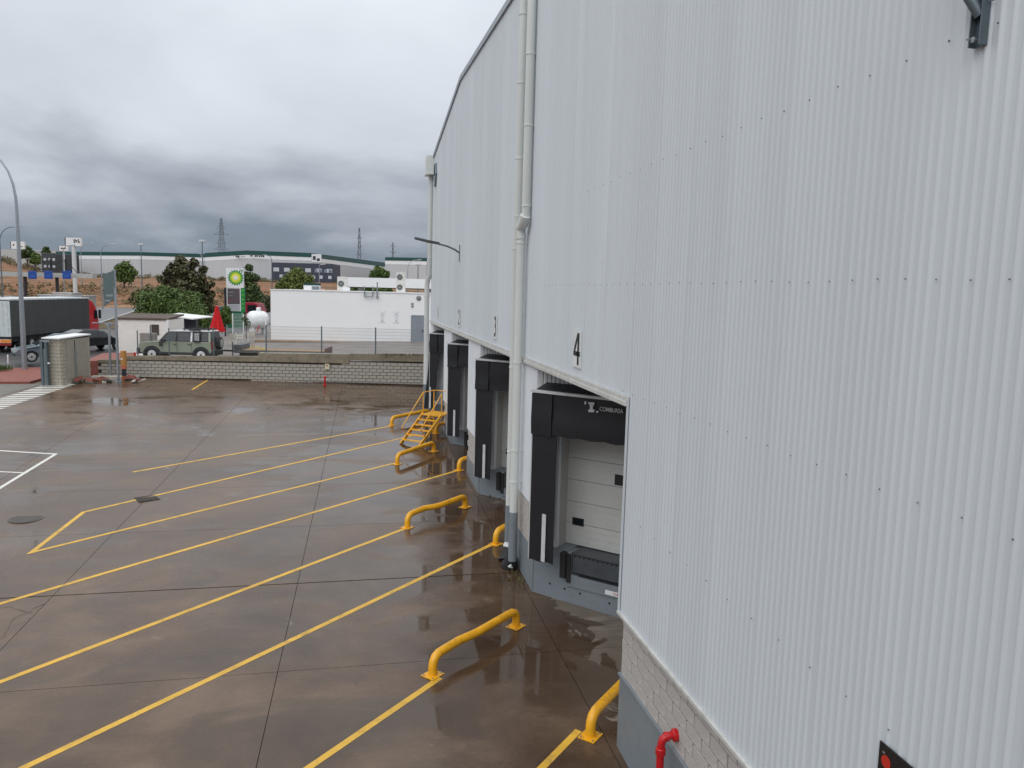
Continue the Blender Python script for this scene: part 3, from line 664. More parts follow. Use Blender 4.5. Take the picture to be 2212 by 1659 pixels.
dA = downpipe('downpipe', 'front one of the twin white downpipes, with an elbow halfway up', [(4.10, 18.15, 15.1), (4.10, 18.15, 9.12), (4.09, 18.22, 8.98), (4.05, 18.38, 8.9), (4.05, 18.42, 8.72), (4.05, 18.42, .55)], .105, 1.72, (14.1, 12.8, 11.2, 9.35, 8.5, 5.6, 3.4, 2.6))
MB().tube([(4.07, 18.1, 9.12), (4.05, 18.22, 8.93), (4.02, 18.42, 8.85), (4.05, 18.42, 8.60)], .125, 14).build('elbow', PIPE, dA, smooth=True, world=True)
dB = downpipe('downpipe', 'rear one of the twin white downpipes, running straight down', [(4.12, 19.12, 15.1), (4.12, 19.12, 9.0), (4.12, 19.2, 8.8), (4.12, 19.28, .62)], .10, 1.66, (14.0, 12.4, 10.6, 9.2, 8.4, 5.4, 3.2))
MB().box(3.96, 18.98, 14.6, 4.24, 19.3, 15.1).build('hopper', PIPE, dB, world=True)
MB().lathe([(.10, 0), (.145, .1), (.12, .3)], (4.12, 19.25, .62+.15), (0, 0, -1), 14).build('collar', PIPE, dB, world=True)
bt = thing('rubber_boot', 'black rubber drain boot at the foot of the twin downpipes', 'drain boot', (4.06, 18.7, gz(18.7)))
MB().tube([(0, -.2, .30), (-.02, -.16, .12), (-.05, -.05, .02)], [.15, .19, .21], 14).tube([(.05, .45, .35), (0, .4, .15), (-.06, .3, .02)], [.14, .17, .2], 14).build('boot', BLK, bt, smooth=True)
MB().tube([(-.02, -.33, .13), (-.10, -.24, .10)], .06, 12).build('outlet', PIPE, bt, smooth=True)
dC = downpipe('downpipe', 'far white downpipe at the corner where the building ends', [(4.12, 40.85, 13.3), (4.12, 40.85, 8.15), (4.06, 41.05, 7.9), (4.02, 41.15, 7.6), (4.02, 41.15, 1.1)], .13, 2.2, (11, 9, 7, 5, 3.5))
MB().box(3.86, 40.35, 13.25, 4.25, 41.2, 14.15).box(3.82, 40.3, 13.2, 4.25, 41.25, 13.28).build('hopper', PIPE, dC, world=True)
hx = thing('hexagonal_vent', 'grey hexagonal framed vent high on the wall by the far hopper', 'vent', (XW-.1, 39.35, 13.05))
MB().tube([(0, .45*math.cos(a), .6*math.sin(a)) for a in np.linspace(0, 2*math.pi, 7)], .05, 6).build('frame', GALVD, hx); MB().prism([(.01, .42*math.cos(a), .56*math.sin(a)) for a in np.linspace(0, 2*math.pi, 7)[:-1]], (.03, 0, 0)).build('louvre', mat('vent_grey', (.28, .30, .32), .6), hx)
# wall lamp
wl = thing('wall_lamp', 'dark grey floodlight on a curved arm reaching out from the white wall', 'wall lamp', (XW-.06, 30.26, 8.78))
MB().box(-.03, -.06, -.32, .02, .06, .32).build('mount_plate', GALVD, wl)
MB().tube([(0, 0, 0), (-.22, 0, .14), (-.5, .0, .25), (-.85, 0, .33)], .035, 8).build('arm', GALVD, wl, smooth=True)
MB().prism([(-.82, -.14, .30), (-1.25, -.16, .36), (-1.75, -.08, .47), (-1.78, .08, .47), (-1.25, .16, .36), (-.82, .14, .30)], (0, 0, .09)).build('lamp_head', mat('dark_lamp_body', (.09, .095, .10), .5, .3), wl, bevel=.015)
# bracket at top right
bk = thing('steel_bracket', 'galvanised steel bracket with diagonal strut at the top right of the wall', 'bracket', (XW-.07, 4.72, 9.05))
b = MB(); b.box(-.015, -.05, 0, .0, .05, 1.6); b.box(-.065, -.05, 0, -.015, -.042, 1.6); b.box(-.065, .042, 0, -.015, .05, 1.6); b.build('channel', GALVD, bk)
MB().tube([(-.03, .0, .20), (-.52, .32, 1.15)], .038, 12).build('strut', GALVD, bk, smooth=True)
MB().tube([(-.02, 0, .045), (-.10, .03, .047)], .006, 6).lathe([(.02, 0), (.02, .01)], (-.066, 0, .04), (-1, 0, 0), 6).build('bolt', GALV, bk)
MB().tube([(.0, -.07, .28), (-.03, -.07, .28)], .008, 6).build('bolt', GALV, bk)
# red fire pipe
rp_ = thing('fire_pipe', 'red fire pipe coming out of the block wall and down the grey plinth', 'pipe', (XW, 8.95, 0))
MB().tube([(.03, 0, 1.50), (-.10, 0, 1.50), (-.16, 0, 1.49), (-.205, 0, 1.46), (-.225, 0, 1.40), (-.23, 0, 1.3), (-.23, 0, -.1)], .052, 14).build('pipe', RED, rp_, smooth=True)
MB().lathe([(.085, 0), (.085, .05), (.06, .07)], (-.01, 0, 1.50), (-1, 0, 0), 14).build('flange', RED, rp_)
MB().lathe([(.068, -.05), (.068, .03), (.058, .04)], (-.23, 0, 1.30), (0, 0, 1), 14).lathe([(.064, -.02), (.064, .02)], (-.16, 0, 1.49), (-1, 0, -.3), 14).build('coupling', RED, rp_)

# ---- yellow guide rails
def rail(x, y, lab, L_=2.6, ang=45, kink=.0, flip=False):
    t = thing('guide_rail', lab, 'guide rail', (x, y, gz(y)), rz=R(ang), group='yellow wheel guide rails')
    H = .37; r = .085; sl_s = .0375*math.sin(R(ang))
    k = kink
    pts = [(0, 0, 0), (0, 0, .16), (.015, .0, .25), (.07, 0, .33), (.17, 0, .37), (.30, 0, .375), (L_*.30, 0, .375), (L_*.36, -k*.25, .375), (L_*.42, -k*.55, .375), (L_*.5, -k*.8, .375), (L_-.3, -k, .375), (L_-.17, -k, .37), (L_-.07, -k, .33), (L_-.015, -k, .25), (L_, -k, .16), (L_, -k, 0)]
    pts = [(p[0], p[1], p[2]+p[0]*sl_s) for p in pts]
    MB().tube(pts, r, 16).build('tube', YEL, t, smooth=True)
    for px_, py_, a in ((0, 0, 0), (L_, -k, 0)):
        f = MB(); z0 = px_*sl_s; f.box(px_-.17, py_-.15, z0+.001, px_+.17, py_+.15, z0+.014)
        fp_ = f.build('foot_plate', YEL, t)
        bb = MB()
        for sx in (-.13, .13):
            for sy in (-.11, .11): bb.lathe([(.016, 0), (.016, .02)], (px_+sx, py_+sy, z0+.014), (0, 0, 1), 6)
        bb.build('anchor_bolts', GALV, fp_)
rail(3.92, 11.43, 'nearest yellow guide rail, rising beside the grey plinth', 2.6)
rail(1.54, 13.72, 'yellow guide rail left of door 4 with a slight bend', 2.6, 43, .10)
rail(3.98, 20.3, 'yellow guide rail whose end disappears behind the twin downpipes', 2.6)
rail(1.66, 21.92, 'strongly bent yellow guide rail between doors 3 and 4', 2.55, 47, .28)
rail(4.02, 28.0, 'yellow guide rail half hidden behind the dock wall under door 3', 2.5)
rail(1.79, 29.05, 'yellow guide rail just in front of the yellow steps', 2.5, 49, -.05)
rail(3.85, 34.3, 'yellow guide rail partly hidden behind the yellow steps', 2.5)
rail(1.95, 36.1, 'farthest yellow guide rail, beyond the yellow steps', 2.6, 42)

# ---- yellow steps
ST = thing('yellow_steps', 'yellow steel steps with handrails leading up to the far dock', 'steps', (2.12, 32.33, gz(32.3)), ax=(.79, -.61, 0))
rise, run, nst = 1.08, 1.75, 6; wd = .95     # local x across, y up the stair
for x in (0, wd): MB().bar((x, 0, 0), (x, run, rise), .05, .14).build('stringer', YEL, ST)
for k in range(nst):
    f = (k+1)/nst; MB().box(.02, run*f-.20, rise*f-.03, wd-.02, run*f+.02, rise*f).build('tread', YEL, ST)
MB().box(0, run, rise-.05, wd, run+.95, rise).build('landing', YEL, ST)
for x in (0, wd):
    for yy in (run+.9,): MB().bar((x, yy, rise-.05), (x, yy, -.05), .05).build('leg', YEL, ST)
hr = .95
for x in (0, wd):
    h = MB(); h.tube([(x, run*.05, .45*1.0+.25), (x, run, rise+hr)], .022, 8); h.tube([(x, run, rise), (x, run, rise+hr)], .022, 8)
    h.tube([(x, run*.05, .70), (x, run*.28, rise*.28)], .02, 8)
    h.build('handrail', YEL, ST, smooth=True)
MB().tube([(0, run, rise+hr), (0, run+.9, rise+hr)], .022, 8).tube([(0, run+.9, rise+hr), (0, run+.9, rise)], .022, 8).tube([(0, run+.9, rise+hr), (wd, run+.95, rise+hr)], .018, 8).build('landing_rail', YEL, ST)

# ================================================================== retaining wall
RW = thing('retaining_wall', 'weathered grey block retaining wall with stained concrete coping', 'wall', (-4.4, 49.5, 1.4))
WD = Vector((-18.2, 2.96, 0)).normalized()
W0 = Vector((4.95, 47.96, 0))
WL = 20.3
nW = Vector((-.161, -.987, 0))
def wbox(mb, s0, s1, z0a, z0b, z1a, z1b, d0, d1):
    A = W0+WD*s0; B = W0+WD*s1
    vs_ = []
    for d in (d0, d1):
        for P_, zl, zh in ((A, z0a, z1a), (B, z0b, z1b)):
            q = P_+nW*d; vs_ += [(q.x, q.y, zl), (q.x, q.y, zh)]
    return mb.add(vs_, [(0, 2, 3, 1), (4, 5, 7, 6), (0, 1, 5, 4), (2, 6, 7, 3), (1, 3, 7, 5), (0, 4, 6, 2)])
step = 10.6
wbox(MB(), 0, WL, .9, 1.1, 2.82, 2.55, -.22, -.02).build('mortar_core', MORT, RW, world=True)
row = 0; z = 1.33
nbr = 0
while z < 2.95:
    s = -.1+(.215 if row % 2 else 0)
    while s < WL-.2:
        top = 2.87 if s < 5.2 else 2.66-.02*(s > 12)
        P_ = W0+WD*(s+.215)
        base = gz(P_.y)
        if z+.1 > base-.03 and z+.205 < top+.06 and not (8.3 < s < 8.9 and False):
            brick(P_.x, P_.y, z+.103, WD, .404, .178, .1, BLOCKW, RW, .008); nbr += 1
        s += .43
    z += .205; row += 1
cp = MB(); wbox(cp, -.1, 5.0, 2.86, 2.86, 3.30, 3.26, -.32, .085); cp.build('coping', COPE, RW, world=True)
wbox(MB(), 5.0, step, 2.66, 2.66, 3.24, 3.16, -.32, .09).build('coping', COPE, RW, world=True)
wbox(MB(), step, WL-1.6, 2.65, 2.60, 2.98, 2.82, -.32, .09).build('coping', COPE, RW, world=True)
wbox(MB(), -.1, step-.05, 3.24, 3.17, 3.30, 3.215, -.30, .02).build('coping_cap', mat('pale_mortar_cap', (.40, .37, .33), .8, 0, .2, 3), RW, world=True)
wbox(MB(), WL-1.6, WL, 2.45, 2.40, 2.62, 2.55, -.32, .09).build('coping', COPE, RW, world=True)
# mesh fence
FN = thing('mesh_fence', 'welded wire mesh fence panels on grey posts along the coping', 'fence', tuple(W0+WD*5+Vector((0, 0, 3.2))))
def wp(s, z): q = W0+WD*s+nW*-.12; return (q.x, q.y, z)
posts = [.15, 3.42, 6.75, 10.15]
for s in posts: MB().bar(wp(s, 3.1), wp(s, 4.93), .075).build('post', GALVD, FN, world=True)
MESH = mat('fence_wire', (.24, .27, .29), .5, .4)
for a, c in zip(posts, posts[1:]):
    b = MB(); n_ = int((c-a)/.055)
    for k in range(1, n_): s = a+(c-a)*k/n_; b.bar(wp(s, 3.24), wp(s, 4.88), .007)
    for k in range(9): zz_ = 3.28+k*.195; b.bar(wp(a, zz_), wp(c, zz_), .010)
    o = b.build('wire_panel', MESH, FN, world=True); o['kind'] = 'stuff'
for s in (12.4, 15.6): pass
P2 = thing('mesh_fence', 'lower wire mesh fence in front of the green off-road car', 'fence', tuple(W0+WD*13+Vector((0, 0, 2.9))))
posts = [10.3, 13.37, 16.05, 17.95]
hts = [(2.95, 4.9), (2.9, 4.75), (2.85, 4.65), (2.82, 4.45)]
for s, (z0, z1) in list(zip(posts, hts))[1:]: MB().bar(wp(s, z0), wp(s, z1-.05), .06).build('post', GALVD, P2, world=True)
for j, (a, c) in enumerate(zip(posts, posts[1:])):
    b = MB(); n_ = int((c-a)/.07)
    for k in range(1, n_): s = a+(c-a)*k/n_; b.bar(wp(s, 3.0), wp(s, 4.5), .003)
    for k in range(6): zz_ = 3.05+k*.28; b.bar(wp(a, zz_), wp(c, zz_), .004)
    o = b.build('wire_panel', MESH, P2, world=True); o['kind'] = 'stuff'
# hydrant, notice
hp = Vector((-1.38, 48.0, gz(48))) + nW*.45
hy = thing('fire_hydrant', 'small red fire hydrant at the foot of the block wall', 'hydrant', hp)
MB().lathe([(.09, 0), (.09, .08), (.06, .1), (.06, .42), (.085, .44), (.085, .52), (.05, .60), (.0, .64)], n=14).build('body', RED, hy, smooth=True)
MB().lathe([(.04, -.13), (.04, .13)], (0, 0, .40), E1, 10).build('outlet', mat('silver_cap', (.6, .6, .6), .4, .5), hy)
nt_ = thing('wall_notice', 'small pale notice sheet on the block wall above the hydrant', 'notice', (-1.35, 48.86, 2.45), ax=E1)
MB().box(-.14, -.05, -.17, .14, -.02, .17).build('sheet', mat('cream_sheet', (.60, .57, .42), .7), nt_); MB().box(-.05, -.056, .03, .05, -.051, .10).build('print', RED, nt_)

# ================================================================== left: booth, posts, gate pillar, bin, lamps
CB0 = Vector((-16.0, 47.75, 1.36))
bo = thing('meter_cabinet', 'pale block meter cabinet with a sloping white lid beside the gate', 'cabinet', CB0, ax=(.35, .94, 0))
# local: x along the wide face, y into depth
BW_, BD_, BH_ = 2.35, .95, 2.75
MB().box(.03, .03, 0, BW_-.03, BD_-.03, BH_-.03).build('core', MORT, bo)
def wall_blocks(x0, y0, dx, dy, length, rows, bl=.40, skip=None):
    for r_ in range(rows):
        s = -(.2 if r_ % 2 else 0)
        while s < length-.02:
            a = max(0, s); c = min(length, s+bl)
            if c-a > .08 and not (skip and skip((a+c)/2, r_)):
                ln_ = round(c-a-.012, 2)
                m4 = Vector((x0+dx*(a+c)/2, y0+dy*(a+c)/2, .105+r_*.205))
                wv = WM(bo) @ m4; d3 = WM(bo).to_3x3() @ Vector((dx, dy, 0))
                brick(wv.x, wv.y, wv.z, d3, ln_, .193, .08, BLK_PALE, bo, .006)
            s += bl
BLK_PALE = mat('pale_block', (.40, .37, .31), .9, 0, .15, 3, bump=.4, dirt=.5, dirtcol=(.22, .19, .15))
wall_blocks(0, 0, 1, 0, BW_, 13); wall_blocks(0, 0, 0, 1, BD_, 13)
MB().box(.35, -.062, .35, 2.15, -.045, 2.6).build('door_leaf', mat('beige_door', (.33, .31, .26), .7, 0, .08, 2), bo)
MB().box(1.0, -.10, .3, 1.14, -.05, 2.05).build('cover_strip', GALV, bo)
MB().box(1.03, -.075, 2.05, 1.08, -.062, 2.55).build('gap', BLK, bo)
MB().prism([(-.18, -.12, BH_-.08), (BW_+.05, -.12, BH_+.04), (BW_+.05, -.12, BH_+.11), (-.18, -.12, BH_-.01)], (0, BD_+.2, 0)).build('lid', WHITE, bo)
rb = thing('brick_rubble', 'low heap of red and grey broken bricks beside the cabinet', 'rubble', CB0+Vector((.6, .9, 0)))
for k in range(26):
    x, y = random.uniform(-.2, 3.2), random.uniform(-.3, 1.3); s = random.uniform(.07, .16)
    a = random.uniform(0, 3); ax_ = Vector((math.cos(a), math.sin(a), random.uniform(-.4, .4))).normalized(); ay_ = Vector((-math.sin(a), math.cos(a), random.uniform(-.3, .3))).normalized()
    MB().obox((x, y, s*.6+.02+(.18 if k % 3 == 0 else 0)), ax_*s*1.5, ay_*s, ax_.cross(ay_)*s*.7).build('brick', [REDPAV, BLOCKW, MORT][k % 3], rb)
ks = thing('low_curb', 'low masonry curb between the cabinet and the sign posts', 'curb', CB0+Vector((.9, 2.0, 0)))
MB().box(0, 0, 0, 2.6, .5, .34).build('block', BLOCKW, ks, bevel=.03); MB().box(-.2, -.55, 0, 1.0, -.05, .24).build('block', REDPAV, ks, bevel=.03)
gp = thing('gate_pillar', 'grey steel gate pillar with rails at the left of the cabinet', 'gate pillar', (-17.0, 47.75, 1.36), ax=E1)
MB().box(-.02, -.1, 0, .12, .12, 2.55).build('post', GALVD, gp); MB().box(.24, -.1, 0, .36, .12, 2.5).build('post', GALVD, gp)
MB().box(.12, -.02, .05, .24, .02, 2.1).build('infill', mat('grey_gate_fill', (.24, .27, .29), .6), gp); MB().box(-.02, -.06, 2.5, .5, .08, 2.6).build('rail', GALV, gp)
MB().box(.40, -.14, 1.28, .50, -.08, 1.36).build('light', WHITE, gp)
def ipost(x, y, h, lab, br):
    t = thing('steel_post', lab, 'post', (x, y, gz(y)), ax=E1, group='galvanised posts by the wall')
    MB().bar((0, 0, 0), (0, 0, h), .13, .09).build('column', GALV, t)
    b = MB(); b.box(-.2, -.2, 0, .2, .2, .03)
    for k in range(4): a = k*math.pi/2; b.prism([(.06*math.cos(a), .06*math.sin(a), .02), (.2*math.cos(a), .2*math.sin(a), .02), (.06*math.cos(a), .06*math.sin(a), .38)], (.015*math.sin(a), -.015*math.cos(a)+.001, 0))
    b.build('base_plate', GALV, t)
    if br: MB().prism([(-.22, 0, h), (.22, 0, h), (.06, 0, h-.22), (-.06, 0, h-.22)], (0, .08, 0)).box(-1.0, 0, h, .5, .08, h+.05).build('bracket', GALV, t)
    else: MB().box(-.03, -.02, h-2.3, .12, .02, h-2.25).build('bracket', GALV, t)
ipost(-14.15, 50.3, 3.35, 'shorter galvanised post with a flared bracket on top', True)
ipost(-13.42, 49.15, 5.55, 'tall galvanised post rising past the white shed corner', False)
bn = thing('litter_bin', 'orange litter bin on a dark base beside the tall post', 'bin', (-13.25, 49.75, gz(49.7)), ax=E1)
ORG = mat('orange_plastic', (.50, .24, .06), .5, 0, .1, 4)
bn.scale = (.62, .8, .92)
MB().box(-.2, -.17, .95, .2, .17, 1.95).build('hood', ORG, bn, bevel=.04); MB().box(-.19, -.16, .75, .19, .16, 1.02).build('band', mat('salmon_plastic', (.60, .16, .10), .5), bn, bevel=.02)
MB().box(-.14, -.12, .3, .14, .12, .76).build('stem', mat('navy_base', (.02, .025, .05), .5), bn); MB().box(-.15, -.13, 0, .15, .13, .3).build('foot', mat('orange_foot', (.42, .12, .03), .6), bn, bevel=.02)
MB().box(-.16, -.19, 1.35, .0, -.17, 1.45).build('label', WHITE, bn)
# red brick island and grass
isl = MB(); IP = [(-30, 48.2), (-17.9, 48.4), (-17.3, 52.6), (-19.4, 54.5), (-23, 53.5), (-30, 51.2)]
def tz(x, y): return max(terr(x, y)+.10, gz(y)+.03)
isl.add([(x, y, tz(x, y)+.08) for x, y in IP]+[(x, y, tz(x, y)-.3) for x, y in IP], [tuple(range(6))]+[(i, (i+1) % 6, 6+(i+1) % 6, 6+i) for i in range(6)])
tag(isl.build('brick_island', REDPAV), 'low island paved in red brick around the lamp pole', kind='structure')
isl2 = MB(); IP2 = [(-16.0, 51.6), (-11.6, 51.0), (-11.2, 53.6), (-13.0, 58.0), (-16.6, 57.5)]
isl2.add([(x, y, 2.46+.01*(x+15)) for x, y in IP2]+[(x, y, 1.2) for x, y in IP2], [tuple(range(5))]+[(i, (i+1) % 5, 5+(i+1) % 5, 5+i) for i in range(5)])
tag(isl2.build('brick_footpath', REDPAV), 'red brick footpath behind the galvanised posts', kind='structure')
# driveway piece left of the crosswalk
tag(MB().add([(-45, 44, gz(44)+.006), (-17.9, 44, gz(44)+.006), (-17.2, 48.3, gz(48.3)+.006), (-45, 48.3, gz(48.3)+.006)], [(0, 1, 2, 3)]).build('driveway', mat('grey_drive', (.16, .145, .125), .5, 0, .15, .8, dirt=.4)), 'grey brown driveway strip behind the striped walkway', kind='structure')
def grass(name, lab, pts, n, h, m):
    V = []; F_ = []
    for k in range(n):
        a = random.random(); i = random.randrange(len(pts)-1); p = Vector(pts[i]).lerp(Vector(pts[i+1]), a)+Vector((random.gauss(0, .25), random.gauss(0, .18), 0))
        t = random.uniform(0, 6.28); d = Vector((math.cos(t), math.sin(t), 0)); hh_ = h*random.uniform(.5, 1.1); ln_ = Vector((random.gauss(0, .3), random.gauss(0, .3), 1))*hh_
        o = len(V); V += [p-d*.02, p+d*.02, p+ln_]; F_.append((o, o+1, o+2))
    return tag(MB().add(V, F_).build(name, m), lab, kind='stuff')
GRS = mat('green_grass', (.06, .10, .02), .8, 0, .4, 6)
grass('grass', 'tuft of green grass at the left edge by the white marker', [(-22.5, 52.5, 1.75), (-20.9, 52.9, 1.75)], 900, .35, GRS)
mp_ = thing('marker_post', 'thin white marker post standing at the left edge', 'marker post', atz(18, 51, 1.78)); MB().lathe([(.055, 0), (.055, .55), (0, .58)], n=10).build('post', WHITE, mp_)
grass('weeds', 'weeds growing along the foot of the dock and wall', [(4.2, 17.3, .24), (4.05, 18.4, .28)], 60, .12, mat('dry_weed', (.14, .13, .05), .9, 0, .3, 6))
grass('weeds', 'dark weeds growing on the retaining wall coping', [(2.0, 48.35, 3.25), (4.5, 47.95, 3.28)], 260, .12, mat('dark_weed', (.05, .045, .02), .9, 0, .3, 6))

# ---- street lamps
def curve_lamp(px, D, zb_, ytop, armpx, lab, r0=.1, head=True, grp='street lamps', col=GALV, double=False, side=1):
    base = atz(px, D, zb_); S_ = D/FPX
    top = at(px, ytop, D); h = top.z-zb_
    t = thing('street_lamp', lab, 'street lamp', base, ax=CR, group=grp)
    lg_ = armpx*S_; ar = abs(lg_); sg_ = 1 if lg_ > 0 else -1
    MB().tube([(0, 0, 0), (0, 0, h*.5), (0, 0, h-ar*.8 if ar < h*.5 else h*.55)], [r0, r0*.75, r0*.55], 10).build('pole', col, t, smooth=True)
    z1 = h-ar*.8 if ar < h*.5 else h*.55
    pts = [(0, 0, z1)]+[(sg_*ar*.8*(1-math.cos(a)), 0, z1+(h-z1)*math.sin(a)) for a in np.linspace(.1, math.pi/2, 9)]
    pts.append((sg_*ar, 0, h+.02))
    MB().tube(pts, r0*.5, 8).build('arm', col, t, smooth=True)
    if head: MB().prism([(sg_*ar*.92, -.13, h-.02), (sg_*(ar*.92+.75), -.16, h+.06), (sg_*(ar*.92+.8), .16, h+.06), (sg_*ar*.92, .13, h-.02)], (0, 0, .14)).build('lamp_head', mat('lamp_head_pale', (.55, .58, .60), .4), t)
    return t
# big pole at left
bp_ = thing('street_lamp', 'tall tapered lamp pole on the red brick island, arm out of the picture', 'street lamp', (-20.07, 53.6, 1.70), ax=CR, group='street lamps')
MB().tube([(0, 0, 0), (0, 0, .3), (0, 0, 6.0), (0, 0, 9.8)], [.17, .16, .125, .085], 16).build('pole', GALV, bp_, smooth=True)
MB().tube([(0, 0, 9.8), (-.03, 0, 10.6), (-.15, 0, 11.4), (-.42, 0, 12.2), (-.85, 0, 12.85), (-1.5, 0, 13.4), (-2.3, 0, 13.7), (-3.0, 0, 13.8)], [.085, .08, .07, .06, .055, .05, .05, .05], 12).build('arm', GALV, bp_, smooth=True)
MB().prism([(-2.9, -.15, 13.7), (-3.8, -.18, 13.75), (-3.8, .18, 13.75), (-2.9, .15, 13.7)], (0, 0, .16)).build('lamp_head', mat('lamp_head_pale', (.55, .58, .60), .4), bp_)
curve_lamp(8, 95, 2.8, 491, 38, 'thin curved lamp behind the tall pole at the far left', .10, True, col=GALVD)
curve_lamp(222, 130, 2.8, 528, 26, 'curved street lamp left of the round tree on the bank', .12)
curve_lamp(140, 150, 3.5, 530, 20, 'curved street lamp beside the white board sign', .12)
curve_lamp(178, 170, 4.5, 526, 22, 'faint street lamp behind the tall white billboard pole', .12)
curve_lamp(588, 150, 3.5, 553, -10, 'short bent street lamp left of the slate office block', .12, col=GALVD)
curve_lamp(440, 170, 5, 538, -36, 'street lamp with its arm over the brown tree', .12)
curve_lamp(690, 140, 2.9, 572, 4, 'slim street lamp in front of the slate office windows', .10)
curve_lamp(880, 150, 3.2, 562, 22, 'small bent lamp left of the far downpipe', .10)
curve_lamp(921, 120, 2.8, 517, -16, 'white headed lamp close to the far downpipe', .10)
def post_lamp(px, D, zb_, ytop, lab):
    base = atz(px, D, zb_); h = at(px, ytop, D).z-zb_
    t = thing('street_lamp', lab, 'street lamp', base, ax=CR, group='street lamps')
    MB().tube([(0, 0, 0), (0, 0, h)], [.12, .07], 10).build('pole', GALVD, t, smooth=True); MB().box(-.45, -.3, h-.1, .45, .3, h+.25).build('lamp_head', mat('lamp_head_pale', (.55, .58, .60), .4), t, bevel=.08)
post_lamp(308, 150, 3.5, 530, 'straight post lamp left of the brown tree'); post_lamp(440, 120, 2.8, 523, 'straight post lamp right of the brown tree, with a box head')
post_lamp(902, 140, 3.0, 573, 'short twin lamp left of the far downpipe')

# ================================================================== kiosk building
K0 = atz(585.5, 62, 2.95); KT = 7.02
KB = thing('service_building', 'long plain white single storey service building behind the fence', 'building', K0, ax=E1)
KL = 17.0
MB().box(0, 0, -.1, KL, 7, KT-2.95).build('wall', KIOSK, KB)
MB().box(-.05, -.05, KT-2.95, KL, 7.05, KT-2.95+.07).build('roof_edge', WHITE, KB)
MB().box(-.02, -.06, -.1, KL, -.01, .08).build('skirting', mat('grey_skirting', (.25, .23, .2), .8), KB)
kx = lambda px: (px-585.5)*62/FPX*1.0
kz = lambda py, px=700: (7.3-(py-(592.5+.0263*px))*62/FPX)-2.95
d_ = MB().box(kx(887), -.04, 0.05, kx(914.5), -.01, 2.28).build('door', mat('grey_door', (.24, .27, .31), .5), KB)
MB().box(kx(886), -.05, .05, kx(887)-.002, -.0, 2.33).box(kx(914.5)+.002, -.05, .05, kx(915.5), 0, 2.33).box(kx(887), -.05, 2.284, kx(914.5), 0, 2.34).build('frame', GREYP, d_)
MB().box(kx(910), -.12, 1.05, kx(912.5), -.04, 1.14).build('handle', BLK, d_)
MB().lathe([(.2, 0), (.2, .06), (.1, .12)], (kx(902), -.0, 3.72), (0, -1, 0), 16).build('round_lamp', mat('mid_grey', (.2, .22, .22), .5), KB)
for zz_ in (3.18, 2.98): MB().box(kx(886), -.05, zz_, kx(891), -.0, zz_+.13).build('vent', mat('mid_grey', (.2, .22, .22), .5), KB)
FAINT = mat('faded_grey_print', (.58, .60, .62), .8)
for px0 in (817, 847):
    b = MB(); x = kx(px0); 
    b.bar((x, -.012, 2.6), (x+.48, -.012, 2.25), .005, .03, (0, 0, 1)); b.bar((x+.52, -.012, 2.6), (x+.05, -.012, 2.25), .005, .03)
    for q in range(5): b.bar((x+.14, -.012, 1.98+q*.09), (x+.40, -.012, 2.0+q*.09), .004, .02)
    b.box(x-.02, -.014, 1.66, x+.54, -.01, 1.70); b.box(x+.16, -.014, 1.75, x+.36, -.01, 1.92)
    b.build('faded_pictogram', FAINT, KB)
MB().box(kx(785), -.22, 3.72, kx(804), -.18, 3.78).box(kx(785), -.22, 3.72, kx(786), -.0, 4.6).box(kx(803), -.22, 3.72, kx(804), -.0, 4.6).box(kx(785), -.22, 3.94, kx(804), -.18, 3.98).build('roof_bracket', GALV, KB)
MB().tube([(kx(813), -.1, 3.7), (kx(813), -.1, 4.9)], .05, 8).box(kx(811), -.2, 3.65, kx(815), -.02, 3.85).build('vent_pipe', GALV, KB)
def ac(px0, px1, zb_, h, dep, lab, fans):
    x0 = kx(px0); wv = (px1-px0)*64/FPX
    t = thing('air_conditioner', lab, 'air conditioner', WM(KB) @ Vector((x0, dep, KT-2.95+.07)), ax=E1, group='rooftop air conditioners')
    MB().box(0, 0, 0, wv, .45, h).build('case', mat('ac_cream', (.66, .66, .63), .5), t, bevel=.02)
    fh = h/fans
    for k in range(fans):
        g = MB().lathe([(min(wv*.75, fh)*.42, 0), (min(wv*.75, fh)*.42, .03)], (wv*.40, 0, fh*(k+.5)), (0, -1, 0), 20).build('fan_grille', mat('grille_dark', (.10, .11, .11), .5), t)
        MB().lathe([(min(wv*.75, fh)*.2, .03), (min(wv*.75, fh)*.2, .04)], (wv*.40, 0, fh*(k+.5)), (0, -1, 0), 16).build('fan_hub', mat('mid_grey', (.2, .22, .22), .5), g)
ac(721.5, 741.5, 0, 1.15, 1.2, 'single fan air conditioner on the left part of the white roof', 1)
ac(850, 868.5, 0, 1.65, 1.2, 'double fan air conditioner on the right part of the white roof', 2)
for px0, s_, lab in ((652, .22, 'small white box on the roof edge'), (735, .2, 'low white box beside the single fan unit')):
    t = thing('roof_box', lab, 'box', WM(KB) @ Vector((kx(px0), .8, KT-2.95+.07)), ax=E1); MB().box(0, 0, 0, .55, .4, s_+.1).build('case', WHITE, t, bevel=.02)
# fuel canopy behind
c0 = atz(737, 76, 6.05)
cn = thing('fuel_canopy', 'white fuel station canopy fascia rising behind the service building', 'canopy', c0, ax=E1)
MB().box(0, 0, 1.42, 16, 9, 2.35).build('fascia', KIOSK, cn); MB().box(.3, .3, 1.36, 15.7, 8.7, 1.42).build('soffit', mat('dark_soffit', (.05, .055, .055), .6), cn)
for x in (1.2, 8.2, 14.5): MB().box(x, 3, -3.2, x+.45, 3.45, 1.4).build('column', WHITE, cn)
MB().tube([(5.4+3, 1, 2.55), (5.4+3.05, 1, 5.1), (5.4+3.5, 1, 6.2), (5.4+4.4, 1, 6.5)], .05, 8).build('roof_mast', GALVD, cn)

